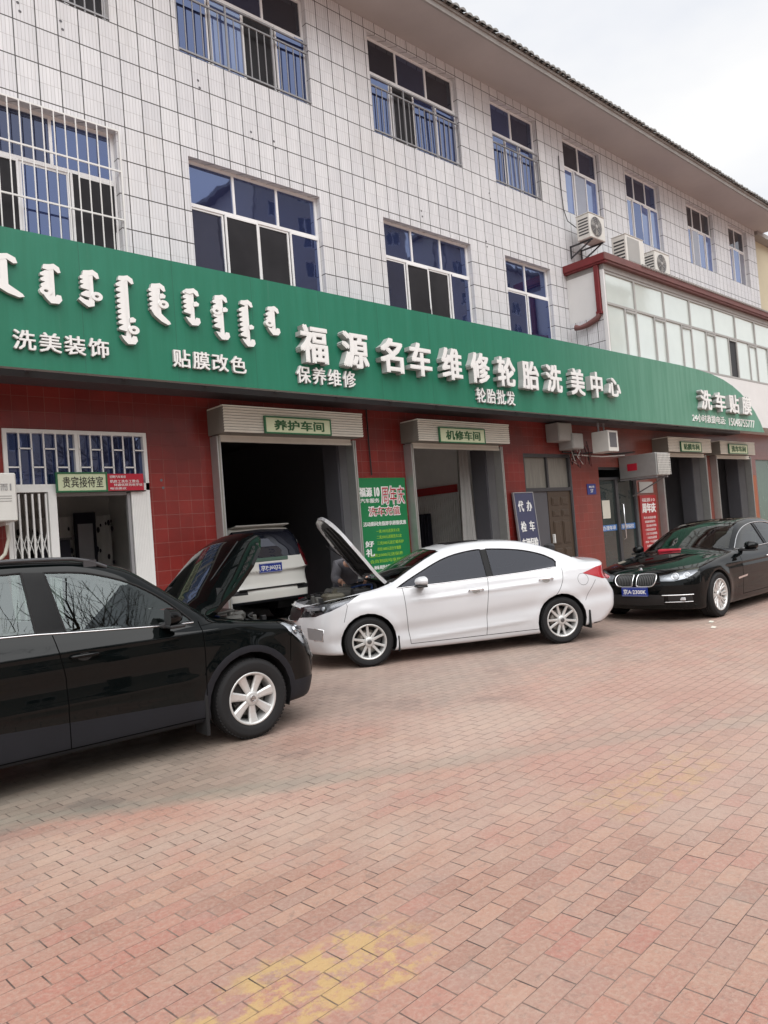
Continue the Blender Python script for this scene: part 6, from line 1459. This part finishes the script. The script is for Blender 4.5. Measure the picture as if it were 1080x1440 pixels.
for s in (1, -1):
    mirror(sedan, B, .40, 1.02, s, .21, .14, .13, 'paint_black_sedan', .90)
    for x, z in ((-.45, .80), (-1.5, .83)): door_handle(sedan, B, x, z, s, 'chrome')
    m = MB(); P = B.front([(s*y, z) for y, z in smooth_line(kid+[kid[0]], 3)]); m.tube([tuple(p+np.array([.006, 0, 0])) for p in P], .011, 7)
    part(sedan, 'grille_surround', m, 'chrome', world=False)
    m = MB()
    for i in range(9):
        y = .07+.028*i; P = B.front([(s*y, z) for z in np.linspace(.57, .725, 5)]); m.tube([tuple(p) for p in P], .005, 5)
    part(sedan, 'grille_bars', m, 'alloy_dark', world=False)
    m = MB(); P = B.front([(s*y, .415) for y in np.linspace(.42, .82, 8)]); m.tube([tuple(p+np.array([.004, 0, 0])) for p in P], .008, 6); P = B.front([(s*y, .31) for y in np.linspace(.45, .80, 8)]); m.tube([tuple(p+np.array([.004, 0, 0])) for p in P], .006, 6)
    part(sedan, 'chrome_trim', m, 'chrome', world=False)
    m = MB(); P = B.side([(.86, .545), (.50, .565), (.52, .535), (.84, .515)], s); N0 = B.grad(P); m.add([tuple(p+n*.004) for p, n in zip(P, N0)], [(0, 1, 2, 3)]); part(sedan, 'side_vent', m, 'chrome', world=False)
    m = MB(); P = B.front([(s*.68, .355)])[0]; m.obox((P[0], P[1], P[2]), ((.012, 0, 0), (0, .05, 0), (0, 0, .022)), 0, .006); part(sedan, 'fog_lamp', m, 'lamp_white', world=False)
P = B.front([(0, .48)])[0]; text_plate(sedan, (P[0]+.012, 0, .475), (0, 1, 0), (1, 0, 0), .44, .14, '京A·2300K')
P = B.front([(0, .79)])[0]; m = MB(); m.lathe([(.001, .006), (.032, .005), (.040, 0)], lambda a, b, h: (P[0]+h*.9-.004, a, P[2]+b+h*.4), 20); part(sedan, 'roundel', m, 'chrome', world=False)
m = MB(); wiper(m, (.70, .45, 1.0), (.46, -.15, 1.13)); wiper(m, (.70, -.1, 1.02), (.50, -.62, 1.08)); part(sedan, 'wiper', m, 'black_plastic', world=False)
single('parcel', MB().obox((12.35, -3.85, 1.0), ((.14, .02, 0), (-.02, .20, 0), (0, 0, .035)), 0, .02), 'red_sheet', 'small red box lying on the dashboard of the black executive car', 'box')

# ---------------- white car standing in the first workshop bay, tail towards the yard
B = Body(x0=-2.36, x1=2.36, zc=.8, wm=.93, wr=.38, ra=.44, axles=(1.395, -1.395), flare=.02, kt=.08, kn=.09, kf=.35, pf=2.6, kr=.12, crown=.06, kb=.10, kg=.09, rc=.06, extra=None,
         top=pch([(2.4, .95), (2.2, 1.06), (1.5, 1.15), (1., 1.2), (0, 1.2), (-2.4, 1.26)]), prof=pch([(.2, .94), (.5, .985), (.8, 1.), (1., .995), (1.2, .965), (1.4, .9)]), taper=pch([(-2.4, .95), (-1.6, .99), (0, 1.), (1.6, .98), (2.4, .92)]),
         xf=pch([(.3, 2.25), (.6, 2.36), (.9, 2.34), (1.1, 2.2), (1.2, 2.)]), xr=pch([(.3, -2.22), (.45, -2.34), (.60, -2.355), (.80, -2.30), (1.1, -2.27), (1.3, -2.24), (1.6, -2.1)]), zb=pch([(-2.4, .42), (0, .35), (2.4, .42)]),
         roof=pch([(1.4, 1.0), (1.1, 1.2), (.5, 1.65), (.2, 1.80), (-.3, 1.865), (-1.2, 1.87), (-1.9, 1.83), (-2.05, 1.78), (-2.2, 1.5), (-2.3, 1.15), (-2.35, .9)]), gz0=1.2, gy0=.86, gs=.28, gt=pch([(-2.3, .97), (0, 1.), (1.2, .96)]), cab=(-2.0, 1.0), crease=None)
glz = [(.9, 1.27), (.3, 1.70), (-.3, 1.77), (-1.9, 1.74), (-2.0, 1.30), (0, 1.26)]
spec = dict(glass=('glass_wind', 'pane_dark'), tailmat='tail_dark', cuts=[(HOOD, [(1.1, -.01), (1.1, .78), (2.0, .72), (2.2, -.01)], dict(top=True, test=topT)), (WIND, [(-.01, 1.25), (.72, 1.24), (.62, 1.74), (-.01, 1.78)], dict(beta=math.pi/2, test=windT)),
          (REARG, [(-.01, 1.24), (.70, 1.24), (.76, 1.30), (.70, 1.70), (.64, 1.755), (-.01, 1.78)], dict(beta=math.pi/2, test=rearT)), (GLASS, glz, dict(test=sideT, only={BODY})),
          (TAIL, [(-2.06, .88, 1.42), (-2.18, .70, 1.47), (-2.24, .69, 1.30), (-2.26, .72, 1.04), (-2.20, .86, 1.0), (-2.0, .93, 1.1)], dict(beta=R(45), test=lambda f: f.normal.y-f.normal.x > .2)),
          (TRUNK, [(-.01, .68), (.74, .68), (.77, .80), (.75, 1.235), (-.01, 1.235)], dict(beta=math.pi/2, test=rearT, only={BODY})), (INTAKE, [(.55, .60), (.90, .60), (.90, .68), (.55, .68)], dict(beta=math.pi/2, test=rearT)), (CLAD, [(-2.5, .3), (-1.8, .3), (-1.85, .46), (-2.5, .48)], dict(test=lambda f: True, only={BODY}))],
    seams=[([(-.3, 1.2), (-.3, .5)], .006)], windows=[glz], wy=.80, wheel=(.26, .23, 6, 'wide', 'alloy'), rot=(.1, .1), seats=(-.2,), seatmat='seat_dark', dash=.9, dashz=1.1, rvm=(.6, 1.6), reflectors=[])
prado = build_car('off_road_car', 'white off-road car standing inside the first workshop bay, tail outwards', (7.26, 2.95, .285), R(90), B, spec, 'paint_cream'); prado.scale = (.925, .925, .925)
m = MB(); m.box(-2.31, -2.265, -.40, .40, 1.17, 1.24, 0, .01); part(prado, 'plate_garnish', m, 'green_film', world=False)
text_plate(prado, (-2.325, .02, 1.05), (0, -1, 0), (-1, 0, 0), .50, .17, '京P·J6022')
m = MB(); m.obox((-2.02, 0, 1.835), ((.12, 0, -.02), (0, .60, 0), (0, 0, .012)), 0, .012); part(prado, 'roof_spoiler', m, 'paint_cream', world=False)
for s in (1, -1):
    m = MB(); P = B.topz([(x, s*.66) for x in np.linspace(.4, -1.7, 10)]); m.tube([tuple(p+np.array([0, 0, .05 if 0 < i < 9 else 0])) for i, p in enumerate(P)], .016, 6)
    part(prado, 'roof_rail', m, 'galvanised', world=False)
P = B.front([(0.0, .70), (.55, .70)], rear=True); m = MB(); m.box(-2.37, -2.30, -.72, .72, .675, .70, 0, .008); part(prado, 'bumper_step', m, 'black_plastic', world=False)
# ------------------------------------------------------------------ the mechanic bending over the engine
def person(label, loc, rz):
    """local frame: x forward, y left"""
    t = thing('person', label, 'person', loc, rz)
    def skin(name, joints, edges, rad, mat, parent, root=0, sub=2):
        me = bpy.data.meshes.new(name); me.from_pydata(joints, edges, []); o = bpy.data.objects.new(name, me); COL.objects.link(o); o.parent = parent
        md = o.modifiers.new('skin', 'SKIN'); md.use_smooth_shade = True; sb = o.modifiers.new('sub', 'SUBSURF'); sb.levels = sb.render_levels = sub
        for i, r in enumerate(rad):
            v = me.skin_vertices[0].data[i]; v.radius = (r, r) if isinstance(r, float) else r
            v.use_root = i == root
        dg = bpy.context.evaluated_depsgraph_get(); m2 = bpy.data.meshes.new_from_object(o.evaluated_get(dg))
        o.modifiers.clear(); o.data = m2; m2.materials.clear(); m2.materials.append(M[mat]); m2.polygons.foreach_set('use_smooth', [True]*len(m2.polygons)); return o
    J = [(0, 0, .95), (.11, 0, 1.08), (.25, 0, 1.19), (.38, 0, 1.27), (.47, 0, 1.30), (.53, 0, 1.33),      # pelvis..neck
         (0, .10, .90), (.02, .12, .50), (-.02, .13, .09), (0, -.10, .90), (.06, -.12, .50), (.02, -.13, .09),
         (.38, .19, 1.26), (.46, .25, 1.04), (.64, .17, 1.03), (.38, -.19, 1.26), (.46, -.26, 1.04), (.63, -.18, 1.02)]
    E = [(0, 1), (1, 2), (2, 3), (3, 4), (4, 5), (0, 6), (6, 7), (7, 8), (0, 9), (9, 10), (10, 11), (3, 12), (12, 13), (13, 14), (3, 15), (15, 16), (16, 17)]
    Rr = [(.15, .12), (.15, .12), (.165, .125), (.16, .12), .075, .055, .095, .068, .048, .095, .068, .048, .075, .056, .038, .075, .056, .038]
    b = skin('body', J, E, Rr, 'skin', t)
    JJ = [(0, 0, .93), J[1], J[2], J[3], (.45, 0, 1.295), J[12], J[13], (.60, .18, 1.032), J[15], J[16], (.59, -.19, 1.022)]
    skin('jacket', JJ, [(0, 1), (1, 2), (2, 3), (3, 4), (3, 5), (5, 6), (6, 7), (3, 8), (8, 9), (9, 10)], [(.195, .165), (.185, .155), (.19, .15), (.18, .145), .095, .095, .076, .058, .095, .076, .058], 'jacket', t)
    skin('trousers', [(0.01, 0, 1.05), J[6], J[7], (-.02, .13, .06), J[9], J[10], (.02, -.13, .06)], [(0, 1), (1, 2), (2, 3), (0, 4), (4, 5), (5, 6)], [(.185, .155), .125, .085, .07, .115, .085, .07], 'trousers', t)
    h = MB(); c = Vector((.62, 0, 1.385)); n = 22; m = 16; vs = []
    for i in range(m+1):
        a = math.pi*i/m
        for j in range(n):
            p = 2*math.pi*j/n; d = Vector((math.sin(a)*math.cos(p), math.sin(a)*math.sin(p), math.cos(a))); r = Vector((.098, .078, .118))
            q = Vector((d.x*r.x, d.y*r.y, d.z*r.z))
            if d.z < -.2: q.x = q.x*.92+.006; q.y *= .86                 # jaw
            if d.x > .86 and -.35 < d.z < .18 and abs(d.y) < .22: q.x += .020*(1-abs(d.y)/.22)*(1-abs(d.z+.10)/.3)   # nose
            if d.x > .75 and abs(abs(d.y)-.36) < .16 and .0 < d.z < .26: q.x -= .008      # eye sockets
            vs.append(q)
    rot = Matrix.Rotation(R(62), 3, 'Y')
    h.add([c+rot @ v for v in vs], [(i*n+j, (i+1)*n+j, (i+1)*n+(j+1) % n, i*n+(j+1) % n) for i in range(m) for j in range(n)], 0, True)
    for s in (1, -1): h.sphere(c+rot @ Vector((.084, s*.030, .018)), .012, 8, 1); h.sphere(c+rot @ Vector((0, s*.080, .0)), (.022, .010, .032), 8)
    h.bar(c+rot @ Vector((.088, -.022, -.055)), c+rot @ Vector((.088, .022, -.055)), .008, .006, 2)
    part(t, 'head', h, ['skin', 'hair', 'banner_red'], world=False)
    hr = MB(); vs2 = []
    for i in range(9):
        a = math.pi*.58*i/8
        for j in range(n):
            p = 2*math.pi*j/n; a2 = a*(1-.42*max(0, math.cos(p))); vs2.append(c+rot @ Vector((.108*math.sin(a2)*math.cos(p)-.006, .088*math.sin(a2)*math.sin(p), .128*math.cos(a2))))
    hr.add(vs2, [(i*n+j, (i+1)*n+j, (i+1)*n+(j+1) % n, i*n+(j+1) % n) for i in range(8) for j in range(n)], 0, True)
    part(t, 'hair', hr, 'hair', world=False)
    for s, w in ((1, Vector((.66, .165, 1.025))), (-1, Vector((.65, -.175, 1.015)))):
        jj = [w, w+Vector((.05, 0, -.035))]; ee = [(0, 1)]; rr = [.028, (.036, .02)]
        for k, (dy, ln) in enumerate(((-.027, .075), (-.009, .085), (.009, .080), (.027, .062))):
            i0 = len(jj); b0 = w+Vector((.075, dy, -.055)); jj += [b0, b0+Vector((ln*.42, dy*.1, -ln*.35)), b0+Vector((ln*.60, dy*.1, -ln*.85))]; ee += [(1, i0), (i0, i0+1), (i0+1, i0+2)]; rr += [.010, .0085, .007]
        i0 = len(jj); jj += [w+Vector((.045, -s*.038, -.045)), w+Vector((.08, -s*.052, -.075))]; ee += [(1, i0), (i0, i0+1)]; rr += [.011, .0085]
        skin('hand', [tuple(q) for q in jj], ee, rr, 'skin', t, 0, 2)
    sh = MB()
    for x, y in ((.04, .13), (.08, -.13)): sh.obox((x, y, .045), ((.135, 0, 0), (0, .048, 0), (0, 0, .045)), 0, .03)
    part(t, 'shoes', sh, 'shoe', world=False)
    return t
_a = R(150.8); _c = Vector((7.873, -2.659)); _fx = Vector((math.cos(_a), math.sin(_a))); _ly = Vector((-math.sin(_a), math.cos(_a)))
_p = _c+_fx*1.18-_ly*1.38
person('person in a dark grey jacket bending over the open engine of the white saloon', (_p.x, _p.y, 0), R(150.8+90))

# ------------------------------------------------------------------ far side of the yard, mirrored in glass and paint
def tower(x0, x1, y, h, label):
    op = thing('apartment_building', label, 'building', ((x0+x1)/2, y, 0))
    mb = MB(); hl = [(x, x+1.7, z, z+1.6) for x in np.arange(x0+1.5, x1-2.5, 4.2) for z in np.arange(1.0, h-2.2, 3.0)]
    holed_wall(mb, x0, x1, 0, h, hl, y=0., depth=.2)
    mb.v = [(x, y-q, z) for x, q, z in mb.v]; mb.f = [f[::-1] for f in mb.f]
    mb.box(x0, x1, y-12, y-.25, 0, h-.1); part(op, 'wall', mb, 'beige_wall')
    fr = MB(); gp = MB()
    for a, b, c, d in hl:
        gp.add([(a, y-.15, c), (a, y-.15, d), (b, y-.15, d), (b, y-.15, c)], [(0, 1, 2, 3)])
        for q in ((a, b, c, c+.08), (a, b, d-.08, d), (a, a+.08, c, d), (b-.08, b, c, d), ((a+b)/2-.04, (a+b)/2+.04, c, d)): fr.box(q[0], q[1], y-.14, y-.08, q[2], q[3])
    o = part(op, 'window', gp, 'pane_dark', stuff=True); part(o, 'frame', fr, 'pvc_white', stuff=True)
    mb = MB(); mb.box(x0-.7, x1+.7, y-12.5, y+.7, h, h+.4); part(op, 'roof', mb, 'roof_tile')
tower(-40, 26, -46, 13.4, 'long low apartment building across the yard, mirrored in the car paint')
tower(39, 60, -46, 36.4, 'tall apartment building across the yard, mirrored in the window over the sign')
tower(70, 112, -50, 37.4, 'tallest apartment building across the yard, mirrored in the windows farther along')
def bare_tree(x, y, h, seed, label):
    rnd = random.Random(seed); t = thing('bare_tree', label, 'tree', (x, y, 0), 0, 'bare trees across the yard')
    tr = MB(); cr = MB()
    def grow(mb, p, d, l, r, lev):
        pts = [p]; q = p; dd = d.copy(); n = 4
        for i in range(n):
            dd = (dd+Vector((rnd.uniform(-.16, .16), rnd.uniform(-.16, .16), rnd.uniform(-.04, .12)))).normalized(); q = q+dd*(l/n); pts.append(q)
        mb.tube(pts, [r*(1-.42*i/n) for i in range(n+1)], 7 if lev == 0 else (5 if lev < 3 else 3), caps=False)
        if lev >= 4 or r < .007: return
        for k in range(6 if lev < 3 else 4):
            a = rnd.uniform(.35, 1.0); i = rnd.choice((2, 3, 4, 4)); ax = dd.orthogonal().normalized(); ax = Matrix.Rotation(rnd.uniform(0, 6.28), 3, dd) @ ax
            nd = (dd*math.cos(a)+ax*math.sin(a)+Vector((0, 0, .12))).normalized(); grow(cr, pts[i], nd, l*rnd.uniform(.55, .78), r*(1-.42*i/n)*rnd.uniform(.55, .72), lev+1)
    grow(tr, Vector((x, y, 0)), Vector((0, 0, 1)), h*.34, h*.024, 0)
    part(t, 'trunk', tr, 'bark'); part(t, 'crown', cr, 'bark')
for i, (x, y, h, l) in enumerate(((6.0, -18.5, 13.5, 'tall bare tree standing behind the camera, mirrored in the car windows'), (-1.5, -21, 12, 'bare tree left of the tall one across the yard'), (13.5, -20, 13, 'bare tree right of the tall one across the yard'), (22, -25, 11, 'bare tree farthest right across the yard'))): bare_tree(x, y, h, 40+i, l)

# small litter on the paving
mb = MB(); random.seed(77)
for x, y in ((10.4, -5.35), (10.9, -5.1)):
    mb.add([(x, y, .006), (x+.10, y+.02, .012), (x+.09, y+.08, .022), (x-.01, y+.06, .008)], [(0, 1, 2, 3)])
single('litter', mb, 'paper', 'scrap of pale paper lying in front of the black executive car', 'litter')
